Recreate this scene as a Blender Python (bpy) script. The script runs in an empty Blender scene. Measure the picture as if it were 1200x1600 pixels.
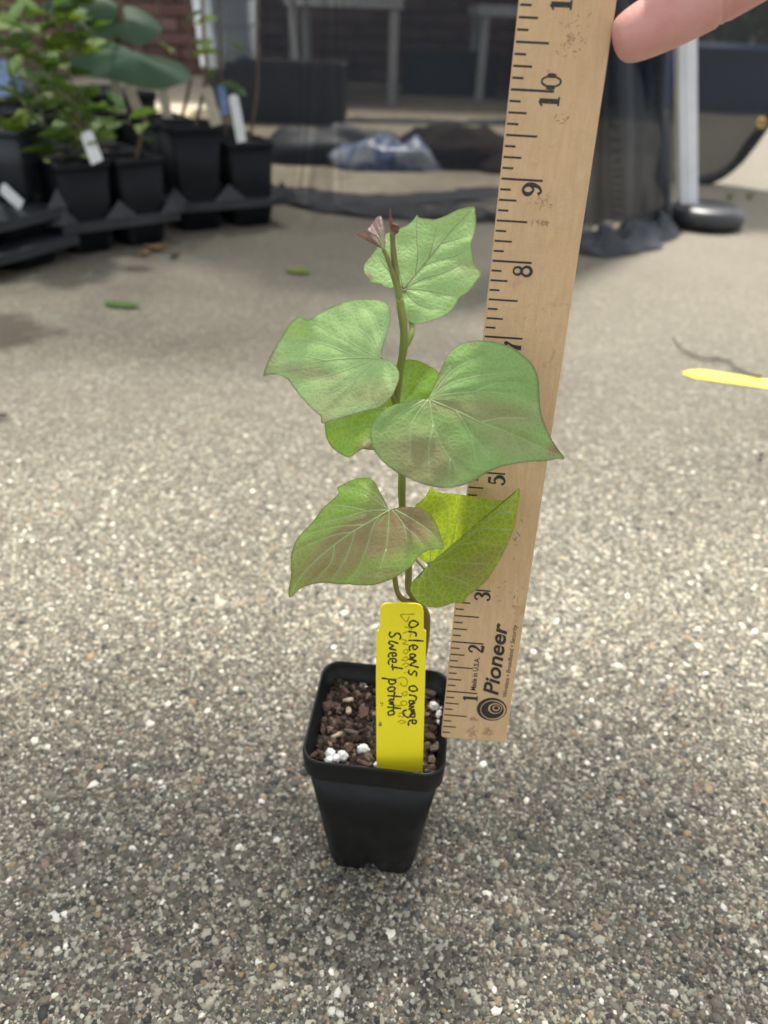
import bpy, math, random
import numpy as np
from mathutils import Vector, Matrix, noise as mnoise

random.seed(7); RNG = np.random.default_rng(7)
C = bpy.context.scene.collection
IN = .0254

# ------------------------------------------------------------------ camera
FPX = 1202.0; HC = 14.38 * IN; PITCH = math.radians(33.0); ROLL = .0356
_r = np.array([1., 0, 0]); _u = np.array([0, math.sin(PITCH), math.cos(PITCH)]); FW = np.array([0, math.cos(PITCH), -math.sin(PITCH)])
RT = math.cos(ROLL) * _r + math.sin(ROLL) * _u
UP = -math.sin(ROLL) * _r + math.cos(ROLL) * _u
CP = np.array([0, 0, HC])
cam = bpy.data.cameras.new('camera'); camo = bpy.data.objects.new('camera', cam); C.objects.link(camo)
camo.matrix_world = Matrix(((RT[0], UP[0], -FW[0], 0), (RT[1], UP[1], -FW[1], 0), (RT[2], UP[2], -FW[2], HC), (0, 0, 0, 1)))
cam.sensor_fit = 'VERTICAL'; cam.sensor_height = 7.6; cam.sensor_width = 5.7
cam.lens = 7.6 * FPX / 1600
cam.clip_start = .01; cam.clip_end = 200
cam.dof.use_dof = True; cam.dof.focus_distance = .284; cam.dof.aperture_fstop = 1.95
bpy.context.scene.camera = camo

# ------------------------------------------------------------------ light
SUN_EL, SUN_AZ = 66.0, 8.0        # azimuth from straight ahead, to the right
sdir = Vector((math.sin(math.radians(SUN_AZ)) * math.cos(math.radians(SUN_EL)), math.cos(math.radians(SUN_AZ)) * math.cos(math.radians(SUN_EL)), math.sin(math.radians(SUN_EL))))
sl = bpy.data.lights.new('sun', 'SUN'); sl.energy = 4.0; sl.angle = math.radians(4.0); sl.color = (1, .965, .89)
so = bpy.data.objects.new('sun', sl); C.objects.link(so); so.rotation_euler = sdir.to_track_quat('Z', 'Y').to_euler(); so.location = (0, 0, 6)
w = bpy.data.worlds.new('World'); bpy.context.scene.world = w; w.use_nodes = True
nt = w.node_tree; bg = nt.nodes['Background']; sk = nt.nodes.new('ShaderNodeTexSky'); sk.sky_type = 'NISHITA'; sk.sun_disc = False
sk.sun_elevation = math.radians(SUN_EL); sk.sun_rotation = math.radians(SUN_AZ); sk.air_density = 1.0; sk.dust_density = 3.0; sk.ozone_density = 1.0
hs = nt.nodes.new('ShaderNodeHueSaturation'); hs.inputs['Saturation'].default_value = .24      # thin high cloud whitens the sky
nt.links.new(sk.outputs[0], hs.inputs['Color']); nt.links.new(hs.outputs[0], bg.inputs[0]); bg.inputs[1].default_value = .138
vs = bpy.context.scene.view_settings; vs.view_transform = 'Standard'; vs.look = 'None'; vs.gamma = 1; vs.use_curve_mapping = False; vs.exposure = 1.36
cy = bpy.context.scene.cycles; cy.max_bounces = 8; cy.transparent_max_bounces = 24; cy.transmission_bounces = 6

# ------------------------------------------------------------------ helpers
def ray(px, py): return FW + (px - 600) / FPX * RT - (py - 800) / FPX * UP
def gp(px, py, z=0.): d = ray(px, py); return CP + d * ((z - HC) / d[2])
def yp(px, py, Y): d = ray(px, py); return CP + d * (Y / d[1])
def plp(px, py, P0, n): d = ray(px, py); return CP + d * (np.dot(P0 - CP, n) / np.dot(d, n))
def unit(v): v = np.asarray(v, float); return v / np.linalg.norm(v)

def link(o, parent=None):
    C.objects.link(o)
    if parent is not None: o.parent = parent
    return o
def tag(o, label=None, cat=None, group=None, kind=None):
    if label: o['label'] = label
    if cat: o['category'] = cat
    if group: o['group'] = group
    if kind: o['kind'] = kind
    return o
def empty(name, loc=(0, 0, 0), rz=0, label=None, cat=None, group=None):
    o = bpy.data.objects.new(name, None); o.empty_display_size = .02; o.location = Vector(loc); o.rotation_euler = (0, 0, rz); C.objects.link(o)
    return tag(o, label, cat, group)
def mesh(name, V, Fc, mat, parent=None, smooth=True, attrs=None, col=None, local=False):
    """one mesh object; vertices in world space, taken into the parent's space unless local"""
    V = np.asarray(V, float).reshape(-1, 3)
    if parent is not None and not local:
        base = parent
        M = np.eye(4); p = parent
        ms = Matrix()
        chain = []
        while p is not None: chain.append(p); p = p.parent
        for p in reversed(chain): ms = ms @ Matrix.LocRotScale(p.location, p.rotation_euler, p.scale)
        Mi = np.array(ms.inverted())
        V = V @ Mi[:3, :3].T + Mi[:3, 3]
    me = bpy.data.meshes.new(name)
    if isinstance(Fc, np.ndarray):
        k = Fc.shape[1]; n = len(Fc)
        me.vertices.add(len(V)); me.vertices.foreach_set('co', V.ravel().astype(np.float32))
        me.loops.add(n * k); me.loops.foreach_set('vertex_index', Fc.ravel().astype(np.int32))
        me.polygons.add(n); me.polygons.foreach_set('loop_start', (np.arange(n) * k).astype(np.int32)); me.polygons.foreach_set('loop_total', np.full(n, k, np.int32))
        me.update(calc_edges=True)
    else:
        me.from_pydata(V.tolist(), [], Fc); me.update()
    if smooth: me.polygons.foreach_set('use_smooth', np.ones(len(me.polygons), bool))
    for k, a in (attrs or {}).items():
        at = me.attributes.new(k, 'FLOAT', 'POINT'); at.data.foreach_set('value', np.asarray(a, np.float32))
    if col is not None:
        at = me.attributes.new('col', 'FLOAT_COLOR', 'POINT'); at.data.foreach_set('color', np.c_[col, np.ones(len(col))].astype(np.float32).ravel())
    if mat: me.materials.append(mat)
    o = bpy.data.objects.new(name, me); link(o, parent); return o

class MB:
    """collects simple shapes for one mesh object"""
    def __init__(s): s.V = []; s.F = []
    def add(s, V, Fc):
        k = len(s.V); s.V += [tuple(map(float, v)) for v in V]; s.F += [tuple(int(i) + k for i in f) for f in Fc]
    def box(s, c, sz, rz=0, tilt=None, bev=0):
        c = np.array(c, float); h = np.array(sz, float) / 2
        P = np.array([[x, y, z] for z in (-1, 1) for y in (-1, 1) for x in (-1, 1)]) * h
        R = np.array(Matrix.Rotation(rz, 3, 'Z'))
        if tilt is not None: R = R @ np.array(Matrix.Rotation(tilt[0], 3, 'X')) @ np.array(Matrix.Rotation(tilt[1], 3, 'Y'))
        s.add(P @ R.T + c, [(0, 2, 3, 1), (4, 5, 7, 6), (0, 1, 5, 4), (2, 6, 7, 3), (0, 4, 6, 2), (1, 3, 7, 5)])
    def tube(s, pts, rad, n=7, cap=True):
        pts = np.asarray(pts, float); m = len(pts); rad = np.broadcast_to(np.asarray(rad, float), (m,))
        T = np.gradient(pts, axis=0); T /= np.linalg.norm(T, axis=1)[:, None] + 1e-12
        a = np.array([0, 0, 1.]) if abs(T[0, 2]) < .9 else np.array([1., 0, 0])
        N = np.cross(T[0], a); N /= np.linalg.norm(N); V = []
        for i in range(m):
            N = N - T[i] * (N @ T[i]); N /= np.linalg.norm(N); B = np.cross(T[i], N)
            for k in range(n):
                q = 2 * math.pi * k / n; V.append(pts[i] + rad[i] * (math.cos(q) * N + math.sin(q) * B))
        Fc = [(i * n + k, i * n + (k + 1) % n, (i + 1) * n + (k + 1) % n, (i + 1) * n + k) for i in range(m - 1) for k in range(n)]
        if cap: Fc += [tuple(range(n))[::-1], tuple((m - 1) * n + k for k in range(n))]
        s.add(V, Fc)
    def build(s, name, mat, parent=None, smooth=True, **k): return mesh(name, s.V, s.F, mat, parent, smooth, **k)

def catmull(P, n, closed=False):
    P = np.asarray(P, float); m = len(P)
    if closed: Q = np.vstack([P[-1], P, P[0], P[1]]); segs = m
    else: Q = np.vstack([2 * P[0] - P[1], P, 2 * P[-1] - P[-2]]); segs = m - 1
    out = []
    for i in range(segs):
        p0, p1, p2, p3 = Q[i], Q[i + 1], Q[i + 2], Q[i + 3]
        for t in np.arange(n) / n:
            out.append(.5 * (2 * p1 + (p2 - p0) * t + (2 * p0 - 5 * p1 + 4 * p2 - p3) * t * t + (3 * p1 - p0 - 3 * p2 + p3) * t ** 3))
    if not closed: out.append(P[-1])
    return np.array(out)
def bevel(o, w=.001, seg=2):
    m = o.modifiers.new('bevel', 'BEVEL'); m.width = w; m.segments = seg; m.limit_method = 'ANGLE'; return o

# ------------------------------------------------------------------ materials
class NT:
    def __init__(s, name):
        s.m = bpy.data.materials.new(name); s.m.use_nodes = True; s.t = s.m.node_tree; s.b = s.t.nodes['Principled BSDF']; s.out = s.t.nodes['Material Output']
        s.tc = None
    def n(s, typ, **k):
        x = s.t.nodes.new('ShaderNode' + typ)
        for a, v in k.items():
            setattr(x, a, v)
        return x
    def l(s, a, b): s.t.links.new(a, b)
    def obj(s):
        if s.tc is None: s.tc = s.n('TexCoord')
        return s.tc.outputs['Object']
    def noise(s, scale, detail=4, rough=.55, vec=None, dist=0):
        x = s.n('TexNoise'); x.inputs['Scale'].default_value = scale; x.inputs['Detail'].default_value = detail; x.inputs['Roughness'].default_value = rough; x.inputs['Distortion'].default_value = dist
        s.l(vec or s.obj(), x.inputs['Vector']); return x.outputs['Fac']
    def voro(s, scale, feature='F1', out='Distance', vec=None, rnd=1):
        x = s.n('TexVoronoi'); x.feature = feature; x.inputs['Scale'].default_value = scale; x.inputs['Randomness'].default_value = rnd
        s.l(vec or s.obj(), x.inputs['Vector']); return x.outputs[out]
    def ramp(s, fac, stops, interp='LINEAR'):
        x = s.n('ValToRGB'); cr = x.color_ramp; cr.interpolation = interp
        while len(cr.elements) < len(stops): cr.elements.new(.5)
        for e, (p, c) in zip(cr.elements, stops):
            e.position = p; e.color = (*c, 1) if isinstance(c, tuple) else (c, c, c, 1)
        s.l(fac, x.inputs[0]); return x.outputs[0]
    def mix(s, fac, a, b, mode='MIX'):
        x = s.n('Mix', data_type='RGBA', blend_type=mode)
        for i, v in ((0, fac), (6, a), (7, b)):
            if hasattr(v, 'node'): s.l(v, x.inputs[i])
            elif isinstance(v, tuple): x.inputs[i].default_value = (*v, 1)
            else: x.inputs[i].default_value = v
        return x.outputs[2]
    def math(s, op, a, b=0.):
        x = s.n('Math', operation=op)
        for i, v in ((0, a), (1, b)):
            if hasattr(v, 'node'): s.l(v, x.inputs[i])
            else: x.inputs[i].default_value = v
        return x.outputs[0]
    def attr(s, name, out='Fac'):
        x = s.n('Attribute'); x.attribute_name = name; return x.outputs[out]
    def bump(s, h, strength=.3, dist=.001):
        x = s.n('Bump'); x.inputs['Strength'].default_value = strength; x.inputs['Distance'].default_value = dist
        s.l(h, x.inputs['Height']); s.l(x.outputs[0], s.b.inputs['Normal']); return x
    def set(s, color=None, rough=None, spec=None, **k):
        for key, v in (('Base Color', color), ('Roughness', rough), ('Specular IOR Level', spec), *((a.replace('_', ' '), b) for a, b in k.items())):
            if v is None: continue
            if hasattr(v, 'node'): s.l(v, s.b.inputs[key])
            else: s.b.inputs[key].default_value = (*v, 1) if isinstance(v, tuple) and len(v) == 3 else v
        return s
def simple(name, c1, c2=None, scale=30, rough=.5, spec=.5, bscale=None, bstr=.2, bdist=.001):
    s = NT(name)
    if c2: s.set(color=s.ramp(s.noise(scale, 5), [(.3, c1), (.7, c2)]))
    else: s.set(color=c1)
    s.set(rough=rough, spec=spec)
    if bscale: s.bump(s.noise(bscale, 5), bstr, bdist)
    return s.m

# stones: each keeps its own colour
PAL = [((.128, .122, .100), .27), ((.285, .275, .228), .23), ((.60, .595, .54), .028), ((.36, .35, .30), .06), ((.23, .175, .11), .05), ((.092, .080, .062), .14), ((.034, .034, .032), .15), ((.17, .12, .10), .02), ((.090, .086, .075), .14)]
def pal_stops():
    out = []; a = 0
    for c, wt in PAL: out.append((a, c)); a += wt
    return out
def ground_mat():
    s = NT('exposed_aggregate_concrete'); v = s.obj()
    c1 = s.voro(560, out='Color'); sep = s.n('SeparateColor'); s.l(c1, sep.inputs[0])
    cells = s.ramp(sep.outputs[0], pal_stops(), 'CONSTANT')
    c2 = s.voro(215, out='Color'); sp2 = s.n('SeparateColor'); s.l(c2, sp2.inputs[0])
    cells = s.mix(s.ramp(sp2.outputs[1], [(.58, 0.), (.60, .75)]), cells, s.ramp(sp2.outputs[0], [(0., (.06, .058, .052)), (.3, (.09, .08, .066)), (.5, (.225, .21, .175)), (.7, (.19, .15, .105)), (.85, (.42, .41, .37))], 'CONSTANT'))
    d = s.voro(560); gap = s.ramp(d, [(.38, 0.), (.62, 1.)])
    cells = s.mix(s.math('MULTIPLY', gap, .6), cells, (.06, .058, .052))
    fine = s.noise(1400, 3)
    cells = s.mix(.25, cells, s.ramp(fine, [(.3, (.10, .096, .083)), (.7, (.26, .245, .215))]))
    big = s.ramp(s.noise(2.2, 6, .62), [(.3, (.84, .79, .72)), (.5, (1.03, 1., .93)), (.72, (1.15, 1.10, 1.0))])
    col = s.mix(1., cells, big, 'MULTIPLY')
    rust = s.ramp(s.noise(1.3, 5, .6, dist=.4), [(.55, 0.), (.72, .32)])
    col = s.mix(rust, col, (.19, .148, .112))
    # blends to an even tan further back
    gx = s.n('SeparateXYZ'); s.l(v, gx.inputs[0])
    far = s.ramp(s.math('MULTIPLY', gx.outputs[1], .25), [(.15, 0.), (.36, .6)])
    col = s.mix(far, col, (.205, .182, .145))
    # damp patch at the left
    mp = s.n('VectorMath', operation='DISTANCE'); s.l(v, mp.inputs[0]); mp.inputs[1].default_value = tuple(gp(-14, 524))
    dist = s.math('ADD', mp.outputs['Value'], s.math('MULTIPLY', s.math('SUBTRACT', s.noise(18, 4), .5), .10))
    damp = s.ramp(dist, [(.055, .85), (.085, 0.)])
    col = s.mix(damp, col, (.055, .040, .028))
    col = s.mix(1., col, (.76, .755, .735), 'MULTIPLY')      # even darkening of the whole ground
    s.set(color=col, rough=.85, spec=.3)
    s.bump(s.math('ADD', s.math('MULTIPLY', d, -1.), s.math('MULTIPLY', fine, .3)), .5, .002)
    return s.m
M = {}
M['ground'] = ground_mat()
s = NT('pebble'); cc = s.attr('col', 'Color'); s.set(color=s.mix(1., cc, s.ramp(s.noise(900, 3), [(.3, (.78, .78, .78)), (.7, (1.15, 1.13, 1.1))]), 'MULTIPLY'), rough=.62, spec=.4); M['pebble'] = s.m
s = NT('black_pot_plastic'); gz = s.n('SeparateXYZ'); s.l(s.obj(), gz.inputs[0]); du = s.math('MULTIPLY', s.ramp(s.noise(55, 6, .7), [(.52, 0.), (.78, .30)]), s.ramp(s.noise(500, 3), [(.4, .3), (.7, 1.)])); s.set(color=s.mix(du, s.ramp(s.noise(60, 5), [(.35, (.0035, .004, .005)), (.75, (.008, .0085, .009))]), (.075, .068, .058)), rough=s.ramp(s.noise(140, 4), [(.3, .34), (.8, .55)]), spec=.32); s.bump(s.noise(420, 3), .12, .0004); M['pot'] = s.m
s = NT('dusty_black_plastic'); s.set(color=s.ramp(s.noise(14, 5), [(.35, (.004, .005, .007)), (.8, (.012, .014, .017))]), rough=.62, spec=.22); M['oldpot'] = s.m
s = NT('tray_plastic'); s.set(color=s.ramp(s.noise(18, 5), [(.35, (.010, .012, .015)), (.8, (.026, .030, .036))]), rough=.5, spec=.5); M['tray'] = s.m
M['soil'] = simple('potting_soil', (.018, .011, .008), (.060, .036, .025), 260, .95, .2, 600, .8, .002)
s = NT('bark_crumbs'); s.set(color=s.mix(1., s.attr('col', 'Color'), s.ramp(s.noise(900, 4), [(.3, (.6, .6, .6)), (.75, (1.3, 1.25, 1.2))]), 'MULTIPLY'), rough=.9, spec=.25); s.bump(s.noise(1500, 4), .6, .0006); M['crumb'] = s.m
M['perlite'] = simple('perlite', (.72, .71, .69), (.88, .87, .85), 700, .8, .3, 1500, .6, .0005)
def chip(name, a, b):
    s = NT(name); mp = s.n('Mapping'); mp.inputs['Scale'].default_value = (1, 6, 1); s.l(s.obj(), mp.inputs[0])
    s.set(color=s.ramp(s.noise(400, 5, .6, mp.outputs[0]), [(.3, a), (.7, b)]), rough=.85, spec=.25); s.bump(s.noise(900, 4, .6, mp.outputs[0]), .6, .0006); return s.m
M['bark'] = chip('brown_bark', (.070, .040, .028), (.150, .092, .068)); M['bark_red'] = chip('reddish_bark', (.080, .048, .038), (.135, .088, .072)); M['wood_chip'] = chip('pale_wood_chip', (.40, .31, .18), (.68, .58, .40)); M['bark_grey'] = chip('grey_bark', (.09, .07, .06), (.17, .14, .12))
# plant
def leaf_mat(name, g1, g2, vein, trans, twt=.4, purple=(.300, .165, .115), rough=.42):
    s = NT(name); uv = s.attr('leafpos', 'Vector')
    col = s.ramp(s.noise(.035, 4, .6, uv), [(.3, g1), (.7, g2)])
    netd = s.voro(.11, 'DISTANCE_TO_EDGE', 'Distance', uv); net = s.ramp(netd, [(.0, .22), (.07, 0.)])
    col = s.mix(net, col, vein)
    fine = s.noise(.55, 4, .6, uv)
    col = s.mix(s.math('MULTIPLY', s.ramp(fine, [(.35, 0.), (.75, 1.)]), .22), col, tuple(x * 1.55 for x in g2))
    pf = s.math('MULTIPLY', s.attr('purple'), s.ramp(s.noise(.45, 5, .7, uv), [(.2, .62), (.62, 1.)]))
    col = s.mix(pf, col, purple)
    col = s.mix(s.math('MULTIPLY', s.attr('scar'), s.ramp(s.noise(.42, 2, .5, uv), [(.60, 0.), (.66, .85)])), col, (.42, .34, .22))
    col = s.mix(s.math('MULTIPLY', s.attr('vein'), .28), col, vein)
    col = s.mix(s.attr('edge'), col, (.10, .035, .03))
    s.set(color=col, rough=rough, spec=.5)
    s.bump(s.math('ADD', s.math('ADD', fine, s.math('MULTIPLY', s.ramp(netd, [(0., 0.), (.25, 1.)]), 1.2)), s.math('MULTIPLY', s.noise(.10, 3, .5, uv), 1.4)), .22, .0005)
    tr = s.n('BsdfTranslucent'); s.l(s.mix(1., s.mix(s.math('MULTIPLY', pf, .8), trans, (.20, .06, .02)), s.ramp(netd, [(0., (1.5, 1.4, 1.6)), (.12, (1, 1, 1))]), 'MULTIPLY'), tr.inputs[0])
    mx = s.n('MixShader'); mx.inputs[0].default_value = twt; s.l(s.b.outputs[0], mx.inputs[1]); s.l(tr.outputs[0], mx.inputs[2]); s.l(mx.outputs[0], s.out.inputs[0])
    return s.m
M['leaf_a'] = leaf_mat('waxy_green_leaf', (.300, .480, .165), (.355, .535, .205), (.42, .54, .27), (.28, .46, .09), .28)
M['leaf_b'] = leaf_mat('dull_green_leaf', (.190, .345, .090), (.225, .390, .110), (.34, .44, .20), (.24, .38, .07), .25)
M['leaf_c'] = leaf_mat('yellow_green_leaf', (.105, .195, .026), (.14, .245, .036), (.36, .44, .14), (.55, .70, .03), .42)
M['leaf_d'] = leaf_mat('fresh_green_leaf', (.190, .375, .042), (.235, .43, .06), (.42, .52, .22), (.36, .52, .05), .30)
M['leaf_p'] = leaf_mat('purple_young_leaf', (.155, .090, .085), (.22, .135, .125), (.36, .26, .24), (.25, .10, .06), .25)
M['vein'] = simple('leaf_vein', (.32, .44, .17), (.39, .50, .22), 300, .5)
M['vein_d'] = simple('purple_vein', (.15, .17, .07), (.22, .24, .09), 300, .5)
s = NT('stem'); gz = s.n('SeparateXYZ'); s.l(s.obj(), gz.inputs[0]); f = s.math('ADD', gz.outputs[2], s.math('MULTIPLY', s.math('SUBTRACT', s.noise(160, 3), .5), .03))
s.set(color=s.ramp(s.math('MULTIPLY', f, 4.), [(.28, (.165, .125, .045)), (.55, (.22, .26, .055)), (.80, (.22, .26, .06)), (.93, (.15, .12, .05)), (1., (.11, .06, .035))]), rough=.45); M['stem'] = s.m
M['bud'] = simple('reddish_bud', (.12, .05, .035), (.19, .085, .06), 700, .6, .4, 900, .5)
# ruler
s = NT('ruler_wood'); mp = s.n('Mapping'); mp.inputs['Scale'].default_value = (4.5, .8, 4.5); s.l(s.obj(), mp.inputs[0])
g = s.noise(110, 6, .6, mp.outputs[0], .6); col = s.ramp(g, [(.25, (.56, .360, .178)), (.5, (.625, .420, .220)), (.75, (.68, .475, .262))])
col = s.mix(s.ramp(s.noise(300, 4, .7), [(.35, .25), (.65, 0.)]), col, (.50, .345, .215))
st = s.math('MULTIPLY', s.ramp(s.noise(70, 4, .55, None, .8), [(.56, 0.), (.68, 1.)]), s.ramp(s.noise(16, 2), [(.5, 0.), (.62, .55)]))
col = s.mix(s.ramp(s.noise(38, 5, .65), [(.45, 0.), (.75, .45)]), col, (.47, .31, .185)); col = s.mix(st, col, (.17, .075, .04)); s.set(color=col, rough=.5, spec=.4); s.bump(s.math('ADD', s.noise(900, 3), s.math('MULTIPLY', g, .6)), .35, .0005); M['wood'] = s.m
s = NT('ruler_ink'); s.set(color=s.mix(s.ramp(s.noise(1500, 3), [(.58, 0.), (.72, .5)]), (.022, .020, .018), (.28, .19, .11)), rough=.6); M['ink'] = s.m
M['smudge'] = simple('brown_smudge', (.27, .13, .075), (.42, .25, .14), 900, .7)
s = NT('yellow_plastic'); s.set(color=s.mix(s.ramp(s.noise(260, 5, .7), [(.62, 0.), (.80, .5)]), s.ramp(s.noise(30, 3), [(.3, (.93, .78, .016)), (.7, (.96, .84, .03))]), (.42, .30, .02)), rough=.42, spec=.45); tr = s.n('BsdfTranslucent'); tr.inputs[0].default_value = (.9, .70, .02, 1); mx = s.n('MixShader'); mx.inputs[0].default_value = .06; s.l(s.b.outputs[0], mx.inputs[1]); s.l(tr.outputs[0], mx.inputs[2]); s.l(mx.outputs[0], s.out.inputs[0]); M['yellow'] = s.m
M['marker'] = simple('black_marker', (.02, .017, .006), (.06, .05, .008), 500, .55)
M['ghost'] = simple('faded_marker', (.44, .35, .012), (.56, .45, .012), 500, .5)
s = NT('skin'); s.set(color=s.mix(s.ramp(s.noise(90, 4), [(.3, 0.), (.75, .6)]), (.66, .37, .32), (.56, .21, .19)), rough=.45, spec=.4, Subsurface_Weight=.25); s.b.inputs['Subsurface Radius'].default_value = (.006, .002, .0012); s.bump(s.math('ADD', s.noise(1300, 4), s.math('MULTIPLY', s.voro(1500), .8)), .30, .0003); M['skin'] = s.m
M['nail'] = simple('nail', (.62, .40, .34), rough=.25)
# background
def net_mat(name, alpha, c=(.018, .020, .024)):
    s = NT(name); s.set(color=c, rough=.7, spec=.3)
    sp = s.n('SeparateXYZ'); s.l(s.obj(), sp.inputs[0])
    k = 2 * math.pi / .0042
    wv = lambda a: s.math('SINE', s.math('MULTIPLY', a, k))
    g = s.math('MAXIMUM', wv(s.math('ADD', sp.outputs[0], sp.outputs[1])), wv(sp.outputs[2]))
    fac = s.math('ADD', alpha, s.math('MULTIPLY', g, .16))
    t = s.n('BsdfTransparent'); mx = s.n('MixShader'); s.l(fac, mx.inputs[0]); s.l(t.outputs[0], mx.inputs[1]); s.l(s.b.outputs[0], mx.inputs[2]); s.l(mx.outputs[0], s.out.inputs[0]); return s.m
M['net'] = net_mat('black_netting', .65, (.012, .017, .025)); M['net_fold'] = net_mat('folded_netting', .72, (.045, .050, .060)); M['net_right'] = net_mat('right_netting', .82, (.034, .036, .038)); M['net_back'] = net_mat('rear_netting', .32, (.012, .017, .025)); M['net_heap'] = net_mat('heaped_netting', .80, (.030, .034, .042)); M['net_dense'] = simple('black_binding', (.010, .011, .013), (.025, .027, .031), 60, .8)
M['white_metal'] = simple('white_powder_coat', (.62, .64, .66), (.74, .75, .77), 20, .35, .5)
M['rubber'] = simple('black_rubber', (.012, .013, .015), (.028, .03, .033), 30, .42, .5)
M['white_paint'] = simple('white_paint', (.60, .62, .64), (.78, .79, .80), 12, .5)
s = NT('brick'); oi = s.n('ObjectInfo'); s.set(color=s.mix(1., s.ramp(oi.outputs['Random'], [(0., (.11, .060, .050)), (.4, (.155, .085, .070)), (.75, (.20, .125, .105)), (1., (.085, .055, .048))]), s.ramp(s.noise(30, 5), [(.3, (.75, .75, .75)), (.7, (1.15, 1.1, 1.1))]), 'MULTIPLY'), rough=.9); s.bump(s.noise(120, 4), .5, .003); M['brick'] = s.m  # brick tones darkened to carry the shade on the wall
M['mortar'] = simple('mortar', (.15, .135, .12), (.21, .19, .17), 40, .95)
M['upper_wall'] = simple('brick_red_wall', (.11, .065, .055), (.18, .105, .085), 9, .9)
M['bin'] = simple('translucent_white_plastic', (.66, .71, .77), (.78, .82, .87), 20, .4)
M['planter'] = simple('black_planter', (.014, .015, .018), (.030, .032, .036), 12, .6)
M['bag_black'] = simple('black_bag_film', (.010, .011, .014), (.024, .027, .033), 20, .60, .5, 60, .4, .004)
s = NT('blue_white_bag'); s.set(color=s.ramp(s.noise(16, 3, .5, None, 1.), [(.40, (.055, .085, .19)), (.48, (.12, .16, .29)), (.58, (.33, .36, .42))]), rough=.35); s.bump(s.noise(50, 4), .5, .004); M['bag_blue'] = s.m
M['compost'] = simple('dark_compost', (.018, .013, .010), (.050, .036, .028), 60, .95, .2, 160, .8, .006)
M['tub'] = simple('blue_plastic', (.010, .045, .20), (.015, .065, .28), 6, .35)
M['brass'] = simple('brass', (.55, .38, .12), (.65, .46, .18), 200, .3); M['brass'].node_tree.nodes['Principled BSDF'].inputs['Metallic'].default_value = .9
def bgleaf(name, a, b, t):
    s = NT(name); oi = s.n('ObjectInfo'); s.set(color=s.mix(oi.outputs['Random'], a, b), rough=.55, spec=.25)
    tr = s.n('BsdfTranslucent'); tr.inputs[0].default_value = (*t, 1); mx = s.n('MixShader'); mx.inputs[0].default_value = .3; s.l(s.b.outputs[0], mx.inputs[1]); s.l(tr.outputs[0], mx.inputs[2]); s.l(mx.outputs[0], s.out.inputs[0]); return s.m
M['bgleaf'] = bgleaf('bright_shrub_leaf', (.060, .120, .030), (.115, .185, .040), (.14, .26, .03))
M['bgleaf2'] = bgleaf('yellowish_shrub_leaf', (.10, .16, .03), (.15, .21, .04), (.2, .3, .03))
M['figleaf'] = bgleaf('fig_leaf', (.055, .105, .060), (.075, .130, .075), (.05, .12, .03))
M['hedge'] = bgleaf('hedge_leaf', (.040, .090, .025), (.070, .125, .035), (.10, .18, .03))
M['twig'] = simple('brown_stem', (.085, .055, .035), (.14, .095, .06), 90, .8)
M['greenstem'] = simple('green_stem', (.10, .12, .04), (.15, .16, .06), 90, .7)
M['tag_white'] = simple('weathered_white_tag', (.62, .63, .62), (.78, .78, .76), 60, .45)
M['tag_tan'] = simple('weathered_tan_tag', (.34, .30, .22), (.46, .41, .31), 60, .55)
M['tag_blue'] = simple('blue_tag', (.13, .20, .38), (.22, .31, .52), 60, .4)
M['dry'] = simple('dry_leaf', (.16, .09, .04), (.30, .19, .09), 90, .8)
M['dark_bit'] = simple('dark_fleck', (.02, .017, .014), (.05, .04, .03), 300, .8)
M['straw'] = simple('pale_mulch', (.42, .32, .19), (.60, .48, .30), 90, .85)

# ================================================================== SETTING
g = mesh('ground', [(-60, -60, 0), (60, -60, 0), (60, 60, 0), (-60, 60, 0)], [(0, 1, 2, 3)], M['ground'], smooth=False)
tag(g, kind='structure')

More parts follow.
